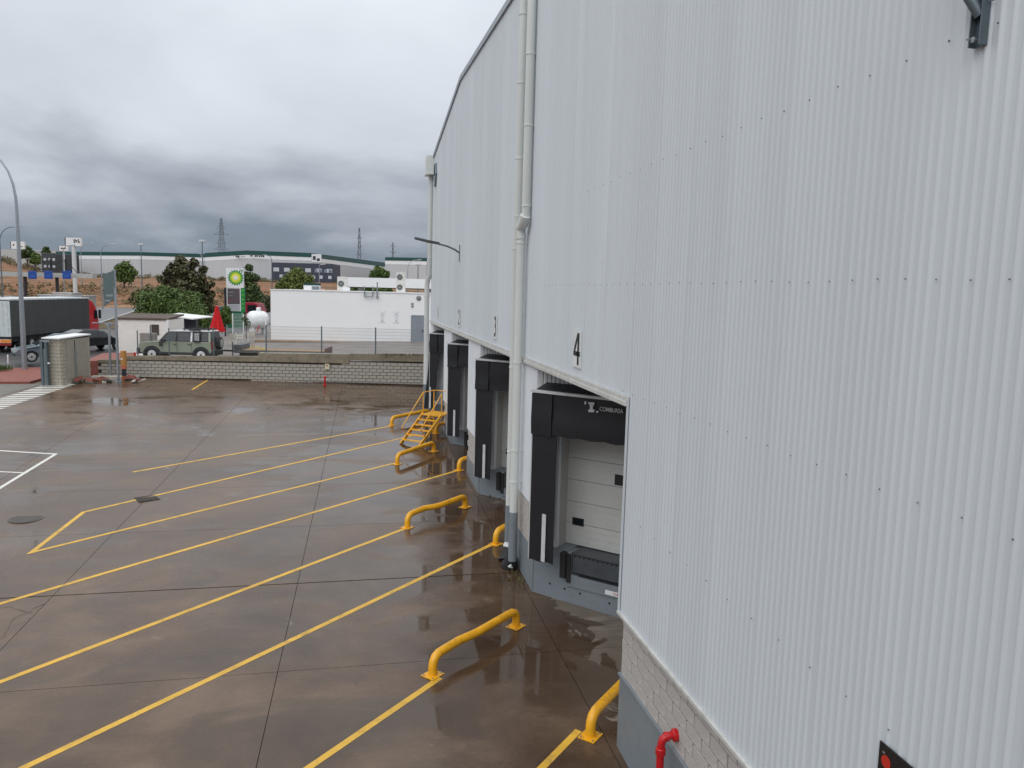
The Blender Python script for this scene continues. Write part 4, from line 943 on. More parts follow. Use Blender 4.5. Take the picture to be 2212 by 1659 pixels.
# ---- forecourt line & pavement
kp = MB(); A = WM(KB) @ Vector((-1.0, -1.1, 0)); B = WM(KB) @ Vector((KL, -1.1, 0)); A2 = WM(KB) @ Vector((-1.0, -.0, 0)); B2 = WM(KB) @ Vector((KL, -.0, 0))
kp.prism([(A.x, A.y, 2.75), (B.x, B.y, 2.75), (B2.x, B2.y, 2.75), (A2.x, A2.y, 2.75)], (0, 0, .30)); tag(kp.build('pavement', BROWNP), 'raised brown pavement strip along the white building', kind='structure')

# ---- BP totem
t0 = atz(508, 80, 2.9)
tt = thing('fuel_totem', 'white and green fuel price totem with a green and yellow sunburst logo', 'totem sign', t0, ax=E1)
sc_ = 80/FPX
def tx_(px): return (px-508)*sc_
def tz_(py): return 7.3-2.9-(py-606)*sc_
GRN = mat('bright_green_sign', (.0, .25, .06), .4, 0, .03, 1); LIME = mat('lime_sign', (.25, .55, .03), .4); YLW = mat('logo_yellow', (.80, .75, .08), .4); DGRN = mat('logo_green', (.0, .19, .07), .4)
MB().box(tx_(490.5), 0, tz_(611), tx_(526.5), .35, tz_(569)).build('top_panel', WHITE, tt)
cxl, czl = tx_(511), tz_(589.5)
def star(r1, r2, n, yy, m, nm):
    pts = []
    for k in range(2*n):
        a = math.pi*k/n; r_ = r1 if k % 2 == 0 else r2; pts.append((cxl+r_*math.cos(a), yy, czl+r_*math.sin(a)))
    MB().prism(pts, (0, .01, 0)).build(nm, m, tt)
star(.86, .66, 18, -.012, DGRN, 'logo_ring'); star(.70, .55, 18, -.024, LIME, 'logo_ring'); star(.52, .40, 18, -.036, YLW, 'logo_ring'); star(.26, .18, 18, -.048, WHITE, 'logo_ring')
text('lettering', 'bp', .36, DGRN, tt, Matrix.Translation((tx_(523), -.01, tz_(573.5))) @ Matrix.Rotation(R(90), 4, 'X'), .004)
MB().box(tx_(491), 0, tz_(661), tx_(521), .3, tz_(611.5)).build('price_frame', WHITE, tt)
MB().box(tx_(493), -.02, tz_(646), tx_(519), -.002, tz_(612.5)).build('poster', mat('poster_print', (.10, .085, .10), .5, 0, .1, .8, col2=(.32, .06, .07), mix=(.55, .6)), tt)
MB().box(tx_(494), -.03, tz_(622), tx_(506), -.021, tz_(619.5)).box(tx_(494), -.03, tz_(629), tx_(504), -.021, tz_(627)).build('poster_text', GREYT, tt)
MB().box(tx_(494), -.02, tz_(660), tx_(519), -.002, tz_(647)).build('lower_panel', mat('lower_grey', (.42, .43, .46), .5), tt)
MB().box(tx_(486), .0, tz_(661), tx_(491)-.01, .3, tz_(611.5)).build('side_panel', mat('navy_side', (.02, .025, .04), .5), tt)
MB().box(tx_(521)+.01, .0, tz_(668), tx_(528.5), .3, tz_(611.5)).build('green_panel', GRN, tt)
b = MB(); 
for k in range(5): b.box(tx_(524), -.015, tz_(618+k*9.5), tx_(526.5), -.002, tz_(615+k*9.5))
b.build('small_marks', LIME, tt)
MB().box(tx_(492), .02, 0, tx_(528), .28, tz_(661)).build('base', mat('dark_green_base', (.0, .12, .05), .5), tt)

# ---- trees
def leaf_mesh(name, centers, n, size, m, parent, seed=0, squash=1.0, up=.3):
    r_ = np.random.default_rng(seed); C = np.array([c[:3] for c in centers]); Rr = np.array([c[3] for c in centers]); w_ = Rr**2; idx = r_.choice(len(C), n, p=w_/w_.sum())
    d = r_.normal(size=(n, 3)); d /= np.linalg.norm(d, axis=1)[:, None]; rad = Rr[idx]*np.clip(1-np.abs(r_.normal(0, .26, n))+(r_.random(n) < .18)*r_.uniform(0, .35, n), .1, 1.4); 
    P_ = C[idx]+d*rad[:, None]*np.array([1, 1, squash])
    nrm = d*.6+r_.normal(size=(n, 3))*.6+np.array([0, 0, up]); nrm /= np.linalg.norm(nrm, axis=1)[:, None]
    a = np.cross(nrm, r_.normal(size=(n, 3))); a /= np.linalg.norm(a, axis=1)[:, None]; b_ = np.cross(nrm, a); s = size*r_.uniform(.6, 1.4, n)[:, None]
    V = np.stack([P_-a*s-b_*s*.2, P_-b_*s*.6, P_+a*s, P_+b_*s*.6], 1).reshape(-1, 3)
    me = bpy.data.meshes.new(name); me.vertices.add(4*n); me.vertices.foreach_set('co', V.ravel()); me.loops.add(4*n); me.loops.foreach_set('vertex_index', np.arange(4*n)); me.polygons.add(n); me.polygons.foreach_set('loop_start', np.arange(n)*4); me.polygons.foreach_set('loop_total', np.full(n, 4)); me.update(calc_edges=True)
    me.materials.append(m); o = bpy.data.objects.new(name, me); COL.objects.link(o); o.parent = parent; return o
def leafmat(name, c1, c2, c3, sc__=1.2):
    m = bpy.data.materials.new(name); m.use_nodes = True; t = m.node_tree; b = t.nodes['Principled BSDF']; tc_ = t.nodes.new('ShaderNodeTexCoord'); n_ = t.nodes.new('ShaderNodeTexNoise'); n_.inputs['Scale'].default_value = sc__; n_.inputs['Detail'].default_value = 8; n_.inputs['Roughness'].default_value = .75
    t.links.new(tc_.outputs['Object'], n_.inputs['Vector']); r_ = t.nodes.new('ShaderNodeValToRGB'); t.links.new(n_.outputs[0], r_.inputs[0]); e = r_.color_ramp.elements; e[0].position = .32; e[0].color = (*c1, 1); e[1].position = .68; e[1].color = (*c3, 1); q = e.new(.5); q.color = (*c2, 1)
    t.links.new(r_.outputs[0], b.inputs['Base Color']); b.inputs['Roughness'].default_value = .6; return m
LG = leafmat('green_leaves', (.03, .06, .012), (.085, .14, .028), (.16, .235, .05)); LD = leafmat('deep_green_leaves', (.02, .042, .012), (.055, .09, .022), (.10, .15, .04)); LP = leafmat('bronze_leaves', (.03, .022, .014), (.065, .066, .024), (.15, .14, .055), 2.0); LY = leafmat('yellow_green_leaves', (.06, .085, .018), (.13, .165, .035), (.22, .26, .06)); LB = leafmat('straw_bush_leaves', (.10, .09, .04), (.2, .17, .08), (.3, .26, .13))
BARK = mat('bark', (.06, .045, .035), .9, 0, .3, 6)
def tree(name, lab, px, D, zb_, blobs, n, size, m, trunk_r=.15, grp=None, cat='tree', seed=1):
    """blobs: (px, py, radius_px, depth_offset)"""
    base = atz(px, D, zb_); t = thing(name, lab, cat, base, group=grp); S_ = D/FPX; cs = []
    for q, (bx, by, br, dd) in enumerate(blobs):
        c = at(bx, by, D+dd)-base; cs.append((c.x, c.y, c.z, br*S_))
        rr_ = random.Random(seed*100+q)
        for _ in range(8): v = Vector((rr_.gauss(0, 1), rr_.gauss(0, 1), rr_.gauss(0, .8))).normalized()*br*S_*.75; cs.append((c.x+v.x, c.y+v.y, c.z+v.z, br*S_*rr_.uniform(.28, .5)))
    leaf_mesh('crown', cs, n, size, m, t, seed)
    top = max(c[2] for c in cs); b = MB(); b.tube([(0, 0, -.3), (0, 0, top*.4), (cs[0][0]*.5, cs[0][1]*.5, top*.7)], [trunk_r, trunk_r*.7, trunk_r*.3], 8)
    for c in cs[::9]: b.tube([(0, 0, top*.3), ((c[0])*.6, c[1]*.6, top*.3+(c[2]-top*.3)*.6), c[:3]], [trunk_r*.5, trunk_r*.3, .02], 6)
    b.build('trunk', BARK, t); return t
tree('bronze_tree', 'tall tree with dark bronze leaves rising above the round bush', 400, 78, 2.6, [(398, 585, 22, 0), (378, 602, 19, 1), (425, 608, 22, -1), (405, 630, 32, 0), (443, 640, 20, 0), (390, 562, 12, 0), (352, 606, 10, 0), (372, 578, 12, 0), (438, 582, 9, 0), (418, 568, 10, 0), (375, 640, 28, 1), (448, 664, 15, 0), (358, 590, 6, 0), (455, 616, 8, 0)], 6500, .20, LP, .2, seed=3)
tree('round_bush', 'big round dark green bush behind the white shed', 370, 66, 2.4, [(365, 660, 38, 0), (330, 655, 32, 0), (405, 672, 36, 0), (430, 690, 28, 0), (315, 672, 22, -1), (380, 690, 34, -1), (350, 640, 24, 0), (440, 700, 18, 1), (420, 648, 20, 1)], 15000, .10, LG, .2, cat='bush', seed=4)
tree('straw_bush', 'pale straw coloured shrub left of the round green bush', 305, 100, 2.8, [(300, 640, 16, 0), (320, 632, 14, 0), (290, 650, 12, 0)], 1500, .16, LB, .1, cat='shrub', seed=5)
tree('conifer', 'narrow dark green tree just right of the fuel totem', 545, 92, 2.8, [(535, 600, 13, 0), (545, 625, 17, 0), (538, 578, 8, 0), (552, 645, 17, 0), (560, 660, 12, 0), (535, 640, 14, 0), (552, 600, 9, 0)], 6000, .14, LD, .15, seed=6)
tree('broad_tree', 'rounded bright green tree in front of the slate office', 638, 112, 2.8, [(640, 603, 22, 0), (620, 610, 18, 0), (660, 608, 18, 0), (638, 590, 14, 0), (610, 618, 14, 0), (668, 620, 12, 0), (645, 622, 20, 0)], 6500, .17, LY, .2, seed=7)
tree('roof_tree', 'small green tree showing above the canopy roof', 820, 120, 2.8, [(820, 588, 13, 0), (808, 594, 10, 0), (832, 594, 10, 0), (822, 605, 12, 0)], 3000, .16, LG, .12, seed=8)
tree('hedge', 'green hedge seen through the gap under the fuel canopy', 800, 98, 2.8, [(760, 628, 12, 0), (785, 626, 13, 0), (810, 628, 13, 0), (835, 627, 12, 0), (740, 632, 10, 0)], 5000, .14, LG, .06, cat='hedge', seed=31)
tree('lone_tree', 'round green tree standing alone on the brown bank', 269, 170, 4.8, [(270, 582, 16, 0), (258, 588, 13, 0), (282, 588, 13, 0), (270, 592, 15, 0), (271, 573, 9, 0), (262, 600, 10, 0), (279, 600, 10, 0)], 4000, .26, LG, .25, seed=9)
tree('hill_tree', 'left one of the two joined green trees on the hill', 60, 260, 11, [(58, 542, 10, 0), (66, 548, 9, 0), (50, 550, 8, 0)], 2200, .36, LD, .25, grp='trees on the hill', seed=10)
tree('hill_tree', 'right lower one of the two joined trees on the hill', 76, 250, 10.5, [(76, 556, 9, 0), (72, 562, 8, 0), (80, 564, 7, 0)], 2000, .36, LG, .25, grp='trees on the hill', seed=11)
tree('hill_tree', 'small separate tree above the dark clad block on the hill', 100, 330, 14, [(99, 539, 6, 0), (104, 544, 5, 0), (96, 545, 5, 0)], 1200, .42, LD, .25, grp='trees on the hill', seed=12)
tree('hedge_bush', 'dark green hedge bush behind the red parasol', 487, 70, 2.8, [(485, 678, 12, 0), (492, 690, 10, 0), (478, 695, 10, 0), (490, 668, 7, 0)], 4200, .09, LG, .08, cat='bush', seed=13)
tree('hedge_bush', 'olive shrub to the right of the totem behind the tank', 575, 96, 2.8, [(572, 650, 13, 0), (560, 640, 11, 0), (585, 655, 12, 0), (545, 648, 9, 0), (578, 665, 10, 0)], 4200, .13, leafmat('olive_leaves', (.04, .045, .02), (.09, .09, .04), (.16, .16, .08)), .1, cat='shrub', seed=14)
tree('sapling', 'thin sparse young plant in front of the white tank', 532, 64, 2.95, [(530, 690, 8, 0), (536, 700, 7, 0), (528, 676, 4, 0)], 420, .055, LD, .03, cat='plant', seed=15)
# scrub along the bank, part of the ground cover
V = []; 
cs = []
rr_ = random.Random(5)
for k in range(900):
    D = rr_.choice([rr_.uniform(139, 175), rr_.uniform(255, 292)]); px = rr_.uniform(-30, 930); p = atz(px, D, 0); z_ = terr(p.x, p.y); cs.append((p.x, p.y, z_+.1, rr_.uniform(.3, 1.0)*(1.5 if D > 200 else 1)))
o = leaf_mesh('scrub', cs, 42000, .2, leafmat('scrub_leaves', (.05, .04, .02), (.10, .09, .03), (.30, .20, .10), .3), None, 21); tag(o, 'low dry scrub and brush spread along the brown bank', kind='stuff')

# ---- white shed
s0 = atz(257, 54.5, 2.1)
sh = thing('white_shed', 'low white masonry shed with a brown flat roof behind the posts', 'shed', s0, ax=(.985, -.08, 0))
MB().box(0, 0, -.3, 3.3, 4.1, 2.62).build('wall', mat('off_white_wall', (.80, .79, .75), .8, 0, .06, 1.5, dirt=.4, dirtcol=(.45, .42, .36)), sh)
MB().prism([(-.2, -.08, 2.62), (3.35, -.08, 2.62), (3.3, 4.2, 2.8), (-.6, 4.2, 2.8)], (0, 0, .12)).build('roof', mat('brown_roof', (.10, .075, .06), .8, 0, .25, 1.2), sh)
MB().box(2.25, -.03, 1.55, 2.75, -.0, 2.3).build('vent', mat('brown_vent', (.06, .045, .035), .7), sh)
MB().box(3.3, -.1, 1.4, 3.42, .2, 2.65).build('corner_post', WHITE, sh)
eb = thing('electric_box', 'grey electric box standing in front of the white shed', 'electric box', atz(303, 50.5, 2.3), ax=E1); MB().box(0, 0, 0, .95, .5, 1.75).build('case', mat('warm_grey_box', (.26, .24, .22), .7), eb, bevel=.02); MB().tube([(.75, -.1, 0), (.75, -.1, 2.3)], .04, 8).build('pole', GALVD, eb)
wb = thing('white_block', 'small white concrete block at the car front', 'block', atz(294, 50.0, 2.35), ax=E1); MB().box(0, 0, 0, .9, .4, .35).build('block', WHITE, wb, bevel=.03)
rwp = thing('bollard', 'short red and white bollard at the end of the coping', 'bollard', wp(18.15, 2.6)); MB().lathe([(.06, 0), (.06, .22)], n=10).build('white_part', WHITE, rwp); MB().lathe([(.06, .22), (.06, .44), (0, .46)], n=10).build('red_part', RED, rwp)
# low building ramp to left behind shed
lw = thing('ramp_wall', 'tan low ramp wall beside the road sign', 'wall', atz(228, 80, 2.5), ax=(.9, .3, 0)); MB().prism([(-1, 0, -.3), (5, 0, -.3), (5, 0, 2.2), (3.5, 0, 2.1), (-1, 0, .4)], (0, 1.5, 0)).build('body', mat('tan_stone', (.33, .26, .17), .8), lw)
MB().bar((-1, -.05, .45), (3.5, -.05, 2.15), .12, .1).build('cap', WHITE, lw)
rs = thing('road_sign', 'back of a large grey green road sign on a post', 'road sign', atz(237, 92, 2.6), ax=CR)
MB().prism([(-.6, 0, 1.8), (.75, 0, 2.8), (.75, 0, 6.1), (-.6, 0, 5.6)], (0, .08, 0)).build('panel', mat('sign_back', (.10, .14, .14), .5), rs); MB().box(.78, -.03, 0, .9, .08, 6.2).build('post', GALV, rs)
MB().box(-.3, -.02, 3.0, .5, -.003, 3.25).box(-.5, -.02, 2.4, .2, -.003, 2.6).build('brace', GALV, rs)

# ---- parasol, tank, chairs, fence
um = thing('red_parasol', 'closed red parasol standing behind the green car', 'parasol', atz(470, 57, 2.75))
b = MB(); n_ = 16; prof = [(.10, 3.0), (.14, 2.7), (.28, 2.1), (.42, 1.5), (.50, 1.15), (.30, 1.1)]; vs_ = []
for r_, h in prof:
    for k in range(n_): a = 2*math.pi*k/n_; q = r_*(1+.18*(1 if k % 2 else -1)*(h < 2.9)); vs_.append((q*math.cos(a), q*math.sin(a), h-.03*(k % 2)))
b.add(vs_, [(i*n_+k, i*n_+(k+1) % n_, (i+1)*n_+(k+1) % n_, (i+1)*n_+k) for i in range(len(prof)-1) for k in range(n_)]+[tuple(range(n_))[::-1]]); b.build('canopy', CLOTHR, um)
MB().tube([(0, 0, 0), (0, 0, 3.1)], .03, 8).build('pole', GALV, um); MB().lathe([(.3, 0), (.3, .06), (.05, .1)], n=16).build('base', MORT, um)
tk = thing('gas_tank', 'white horizontal gas tank with a domed lid by the white building', 'gas tank', atz(557, 69, 2.95), ax=(.88, .47, 0))
S_ = 69/FPX
MB().lathe([(0, -.95), (.35, -.92), (.62, -.8), (.76, -.6), (.80, -.4), (.80, .4), (.76, .6), (.62, .8), (.35, .92), (0, .95)], (0, 0, 1.35), (1, 0, 0), 24).build('vessel', mat('gloss_white', (.80, .82, .84), .25), tk, smooth=True)
MB().lathe([(.2, 0), (.2, .28), (.12, .34), (0, .35)], (.1, 0, 2.12), (0, 0, 1), 16).build('dome', WHITE, tk, smooth=True)
for x in (-.55, .55): MB().box(x-.08, -.4, 0, x+.08, .4, .75).build('leg', WHITE, tk)
MB().tube([(-.4, -.82, .3), (-.2, -.84, .9)], .04, 6).build('valve', RED, tk)
tf = thing('white_fence', 'white metal mesh fence panel left of the gas tank', 'fence', atz(502, 68, 2.9), ax=(.94, .35, 0))
for x in (0, .9, 1.8): MB().box(x, -.03, 0, x+.08, .03, 1.95).build('post', WHITE, tf)
b = MB(); [b.box(.1+k*.1, -.01, .1, .115+k*.1, .01, 1.9) for k in range(17)]; [b.box(0, -.012, .1+k*.3, 1.85, .012, .115+k*.3) for k in range(7)]; o = b.build('mesh', mat('pale_mesh', (.62, .66, .66), .5), tf); o['kind'] = 'stuff'
tf2 = thing('white_fence', 'white upright post fence right of the gas tank', 'fence', atz(573, 66.5, 2.95), ax=E1); MB().box(0, 0, 0, .1, .08, 1.7).build('post', WHITE, tf2); MB().box(-.9, 0, 1.6, 0, .05, 1.66).build('rail', WHITE, tf2)
CHW = mat('cream_plastic', (.66, .64, .56), .5)
def chair(px, D, rz, lab):
    t = thing('plastic_chair', lab, 'chair', atz(px, D, 2.85), rz=rz, group='cream plastic chairs')
    MB().box(-.24, -.22, .42, .24, .22, .46).build('seat', CHW, t, bevel=.015)
    MB().prism([(-.25, .20, .46), (.25, .20, .46), (.23, .30, .85), (-.23, .30, .85)], (0, .03, 0)).build('backrest', CHW, t)
    for x in (-.22, .22):
        for y in (-.2, .2): MB().bar((x, y, .42), (x*1.15, y*1.2, 0), .035).build('leg', CHW, t)
    for x in (-.25, .25): MB().box(x-.025, -.2, .62, x+.025, .24, .66).box(x-.02, -.2, .44, x+.02, -.16, .64).build('armrest', CHW, t)
chair(505, 58.5, 2.9, 'left cream plastic chair behind the green car, back turned'); chair(519, 59.5, 1.6, 'middle cream plastic chair seen side on'); chair(543, 61.5, 3.3, 'right cream plastic chair close to the gas tank')
# small covered stall
cs_ = thing('small_shelter', 'small dark shelter with a white flat roof beside the green bush', 'shelter', atz(370, 60, 2.7), ax=E1)
MB().prism([(-.2, -.6, 2.1), (1.9, -.6, 1.9), (2.9, 1.0, 2.05), (.2, 1.2, 2.25)], (0, 0, .08)).build('roof', WHITE, cs_); MB().box(0, 0, .9, 1.9, .6, 2.0).build('counter_dark', mat('shelter_dark', (.03, .03, .045), .5), cs_); MB().box(0, -.05, 0, 1.9, .65, .9).build('base', mat('grey_white_base', (.5, .5, .53), .6), cs_)
gs_ = thing('grey_stand', 'grey boxy stand with a tan top behind the car bonnet', 'stand', atz(315, 57, 2.55), ax=E1); MB().box(0, 0, 0, 1.8, .5, 1.5).build('body', mat('tan_grey', (.30, .27, .22), .7), gs_); MB().box(.55, -.02, .7, 1.5, -.0, 1.3).build('recess', GLASS, gs_); MB().box(-.05, -.05, 1.5, 1.85, .55, 1.62).build('top', mat('sand', (.38, .33, .26), .7), gs_)
wn = thing('white_board', 'small white framed board between the shed and the shelter', 'board', atz(354, 58.5, 2.6), ax=E1); MB().box(0, 0, .9, .8, .06, 1.9).build('board', WHITE, wn); MB().box(.85, 0, 0, 1.0, .1, 1.9).build('post', mat('navy_base2', (.03, .03, .07), .5), wn)

# ---- flatbed trailer
fb = thing('flatbed_trailer', 'long low flatbed trailer parked behind the retaining wall', 'trailer', atz(505, 50.2, 2.62), ax=E1)
FBM = mat('grey_trailer_side', (.105, .10, .092), .6, 0, .12, 2, dirt=.5, dirtcol=(.08, .07, .06))
MB().box(.3, .25, .10, 5.7, 1.8, .31).build('chassis', BLK, fb); MB().box(0, 0, .31, 5.85, 2.0, .50).build('deck_frame', FBM, fb, bevel=.02); MB().box(.05, .06, .502, 5.8, 1.94, .52).build('deck_floor', mat('wood_deck', (.30, .20, .12), .7, 0, .25, 2, stretch=(.5, 6, 1)), fb)
MB().box(-.02, 0, .522, .5, 1.9, .84).build('front_box', GREYD, fb); MB().box(5.86, 0, .08, 6.0, 2.0, .72).build('tail_ramp', mat('rust_steel', (.14, .075, .06), .8, 0, .3, 5), fb)
for x in (2.2, 2.95): 
    for y in (.15, 1.85): MB().lathe([(.20, -.1), (.22, -.06), (.22, .06), (.20, .1)], (x, y, .22), (0, 1, 0), 18).build('wheel', TYRE, fb)
MB().bar((-1.9, 1.0, .38), (.2, 1.0, .36), .12).build('drawbar', BLK, fb); MB().tube([(-.35, .9, .0), (-.35, .9, .95)], .04, 8).build('jockey_wheel', GREYD, fb)
for x in (.3, 1.3, 2.4, 3.6, 4.8): MB().box(x, -.03, .36, x+.12, -.002, .46).build('cleat', GALVD, fb)
ts = thing('yellow_strap', 'crumpled yellow strap lying on the front of the flatbed', 'strap', WM(fb) @ Vector((.85, .5, .53)), ax=E1)
MB().tube([(0, 0, .02), (.15, .1, .16), (.25, 0, .30), (.35, .1, .10), (.55, .05, .16), (.8, .1, .03), (1.1, .0, .05)], .035, 6).build('strap', mat('strap_yellow', (.55, .45, .08), .7), ts)

# ================================================================== vehicles
def wheel(parent, x, y, r, w_, rimr, s, rimm=RIM, name='wheel'):
    wv = MB().lathe([(r*.93, -w_/2), (r, -w_*.35), (r, w_*.35), (r*.93, w_/2)], (x, y, r), (0, 1, 0), 26).build(name, TYRE, parent, smooth=True)
    MB().lathe([(rimr, 0), (rimr, .012), (rimr*.82, .02), (rimr*.8, .006)], (x, y+s*w_/2, r), (0, s, 0), 24).build('rim', rimm, wv)
    b = MB()
    for k in range(6): a = k*math.pi/3; b.obox((x+rimr*.55*math.cos(a), y+s*(w_/2+.018), r+rimr*.55*math.sin(a)), (rimr*.38*math.cos(a), 0, rimr*.38*math.sin(a)), (-.045*math.sin(a), 0, .045*math.cos(a)), (0, .012, 0))
    b.build('spokes', rimm, wv); MB().lathe([(rimr*.28, 0), (rimr*.2, .03)], (x, y+s*(w_/2+.02), r), (0, s, 0), 12).build('hub', BLK, wv)
def arch(x, r, wf_y, th, s, zc, m, parent, nm='wheel_arch'):
    b = MB(); n_ = 14; vs_ = []
    for k in range(n_+1):
        a = math.pi*(k/n_)*1.16-.08*math.pi
        for rr2 in (r, r+th): vs_ += [(x+rr2*math.cos(a), s*wf_y, max(.3, zc+rr2*math.sin(a))), (x+rr2*math.cos(a), s*(wf_y-.14), max(.3, zc+rr2*math.sin(a)))]
    fs = []
    for k in range(n_): o = 4*k; fs += [(o, o+4, o+6, o+2), (o+1, o+3, o+7, o+5), (o, o+1, o+5, o+4), (o+2, o+6, o+7, o+3)]
    b.add(vs_, fs); b.build(nm, m, parent)
PLB = mat('black_trim_plastic', (.03, .032, .036), .5)
# green off-road car; local x runs from the front (0) to the rear
sv0 = atz(311.5, 48.9, 2.49)
sv = thing('green_offroad_car', 'pale green boxy off-road car with a white roof and rear spare wheel', 'car', sv0, ax=(.985, -.17, 0))
SVG = mat('sage_green_paint', (.29, .33, .255), .25, 0, .03, 1, coat=.6)
hw = .97
def wfs(x, z):
    v = hw if z < 1.22 else hw-.16*(z-1.22)/.65
    if x < .35: v -= .10*(1-x/.35)
    return v
body = [(.06, .52), (.02, .70), (.10, 1.06), (.20, 1.14), (1.36, 1.24), (4.52, 1.24), (4.56, .62), (4.45, .50)]
MB().side(body, wfs).build('body', SVG, sv, bevel=.035)
gh = [(1.32, 1.235), (1.86, 1.84), (2.0, 1.865), (4.45, 1.88), (4.53, 1.235)]
MB().side(gh, wfs, -.015).build('cabin', PLB, sv, bevel=.03)
MB().side([(1.88, 1.868), (1.95, 1.91), (2.5, 1.93), (4.35, 1.93), (4.45, 1.885)], wfs, .0).build('roof', mat('white_roof_paint', (.74, .77, .80), .3, coat=.5), sv, bevel=.012)
for nm, wp_ in (('side_window', [(1.60, 1.29), (1.98, 1.78), (2.42, 1.78), (2.42, 1.29)]), ('side_window', [(2.50, 1.29), (2.50, 1.78), (3.26, 1.78), (3.26, 1.29)]), ('side_window', [(3.40, 1.29), (3.40, 1.78), (4.36, 1.78), (4.40, 1.29)])):
    for s in (-1, 1):
        pts = [(x, s*(wfs(x, z)-.003), z) for x, z in wp_]; MB().prism(pts, (0, s*.008, 0)).build(nm, GLASS, sv)
for s in (-1, 1):
    MB().prism([(x, s*(wfs(x, z)-.014), z) for x, z in ((3.28, 1.25), (3.28, 1.85), (3.38, 1.85), (3.38, 1.25))], (0, s*.02, 0)).build('pillar_panel', mat('white_roof_paint', (.74, .77, .80), .3, coat=.5), sv)
    MB().prism([(x, s*(wfs(x, z)-.014), z) for x, z in ((4.40, 1.25), (4.37, 1.83), (4.46, 1.83), (4.52, 1.25))], (0, s*.02, 0)).build('quarter_panel', SVG, sv)
MB().prism([(1.33, -.80, 1.27), (1.33, .80, 1.27), (1.79, .72, 1.79), (1.79, -.72, 1.79)], (-.03, 0, .012)).build('windscreen', GLASS, sv)
for s in (-1, 1):
    for x, z in ((1.55, 1.24), (2.46, 1.24), (3.34, 1.24)): MB().bar((x, s*(hw+.004), 1.22), (x, s*(hw+.004), .56), .006, .012).build('door_seam', BLK, sv)
    for x in (2.22, 3.12): MB().box(x, s*(hw+.0), 1.06, x+.18, s*(hw+.03), 1.10).build('door_handle', PLB, sv)
    MB().box(1.36, s*hw, .95, 1.53, s*(hw+.02), 1.22).build('side_vent', PLB, sv)
    mr = MB().box(1.55, s*(hw+.02), 1.22, 1.72, s*(hw+.20), 1.40).build('mirror', PLB, sv, bevel=.03)
    arch(.90, .43, hw+.025, .11, s, .42, PLB, sv); arch(3.92, .43, hw+.025, .11, s, .42, PLB, sv)
    MB().box(1.35, s*(hw-.04), .42, 3.45, s*(hw+.03), .58).build('sill', PLB, sv)
    wheel(sv, .90, s*(hw-.12), .43, .26, .25, s, mat('white_steel_rim', (.72, .73, .74), .4)); wheel(sv, 3.92, s*(hw-.12), .43, .26, .25, s, MATS['white_steel_rim'])
MB().box(-.06, -.93, .45, .14, .93, .80).build('front_bumper', PLB, sv, bevel=.04); MB().box(4.40, -.93, .42, 4.66, .93, .68).build('rear_bumper', PLB, sv, bevel=.04)
for s in (-1, 1): MB().box(.05, s*.66-.12, .88, .10, s*.66+.12, 1.05).build('headlight', mat('lamp_glass', (.5, .5, .5), .1), sv)
MB().box(.06, -.5, .84, .10, .5, 1.06).build('grille', PLB, sv)
sp = MB().lathe([(.37, 0), (.40, .05), (.40, .22), (.36, .27)], (4.58, .1, 1.12), (1, 0, 0), 26).build('spare_wheel', TYRE, sv, smooth=True); MB().lathe([(.27, .27), (.25, .29)], (4.58, .1, 1.12), (1, 0, 0), 20).build('cover', mat('spare_cover', (.3, .33, .28), .4), sp)
MB().box(4.545, .55, 1.0, 4.60, .92, 1.5).box(4.545, -.92, .75, 4.60, -.55, 1.3).build('tail_light', mat('tail_red', (.25, .02, .02), .3), sv)
rk = MB()
for y in (-.62, .62): rk.bar((2.7, y, 2.02), (4.4, y, 2.02), .05)
for x in (2.75, 3.15, 3.55, 3.95, 4.35): rk.bar((x, -.62, 2.02), (x, .62, 2.02), .05, .03)
for x in (2.8, 4.3):
    for y in (-.62, .62): rk.bar((x, y, 1.93), (x, y, 2.02), .05)
rk.build('roof_rack', BLK, sv)
ld = MB(); yy = -(hw+.06)
ld.bar((3.52, yy, 1.28), (3.52, yy+.1, 2.0), .05); ld.bar((3.88, yy, 1.28), (3.88, yy+.1, 2.0), .05); ld.bar((3.52, yy, 1.26), (3.88, yy, 1.26), .05); ld.bar((3.2, yy+.12, 1.99), (3.9, yy+.12, 1.99), .10, .08)
ld.build('side_ladder', BLK, sv)
for k in range(4): MB().bar((3.56, yy+.01, 1.38+k*.12), (3.84, yy+.01, 1.38+k*.12), .03, .05).build('rung', WHITE, sv)
MB().bar((4.6, 0, .45), (4.95, 0, .45), .08).build('tow_bar', BLK, sv)

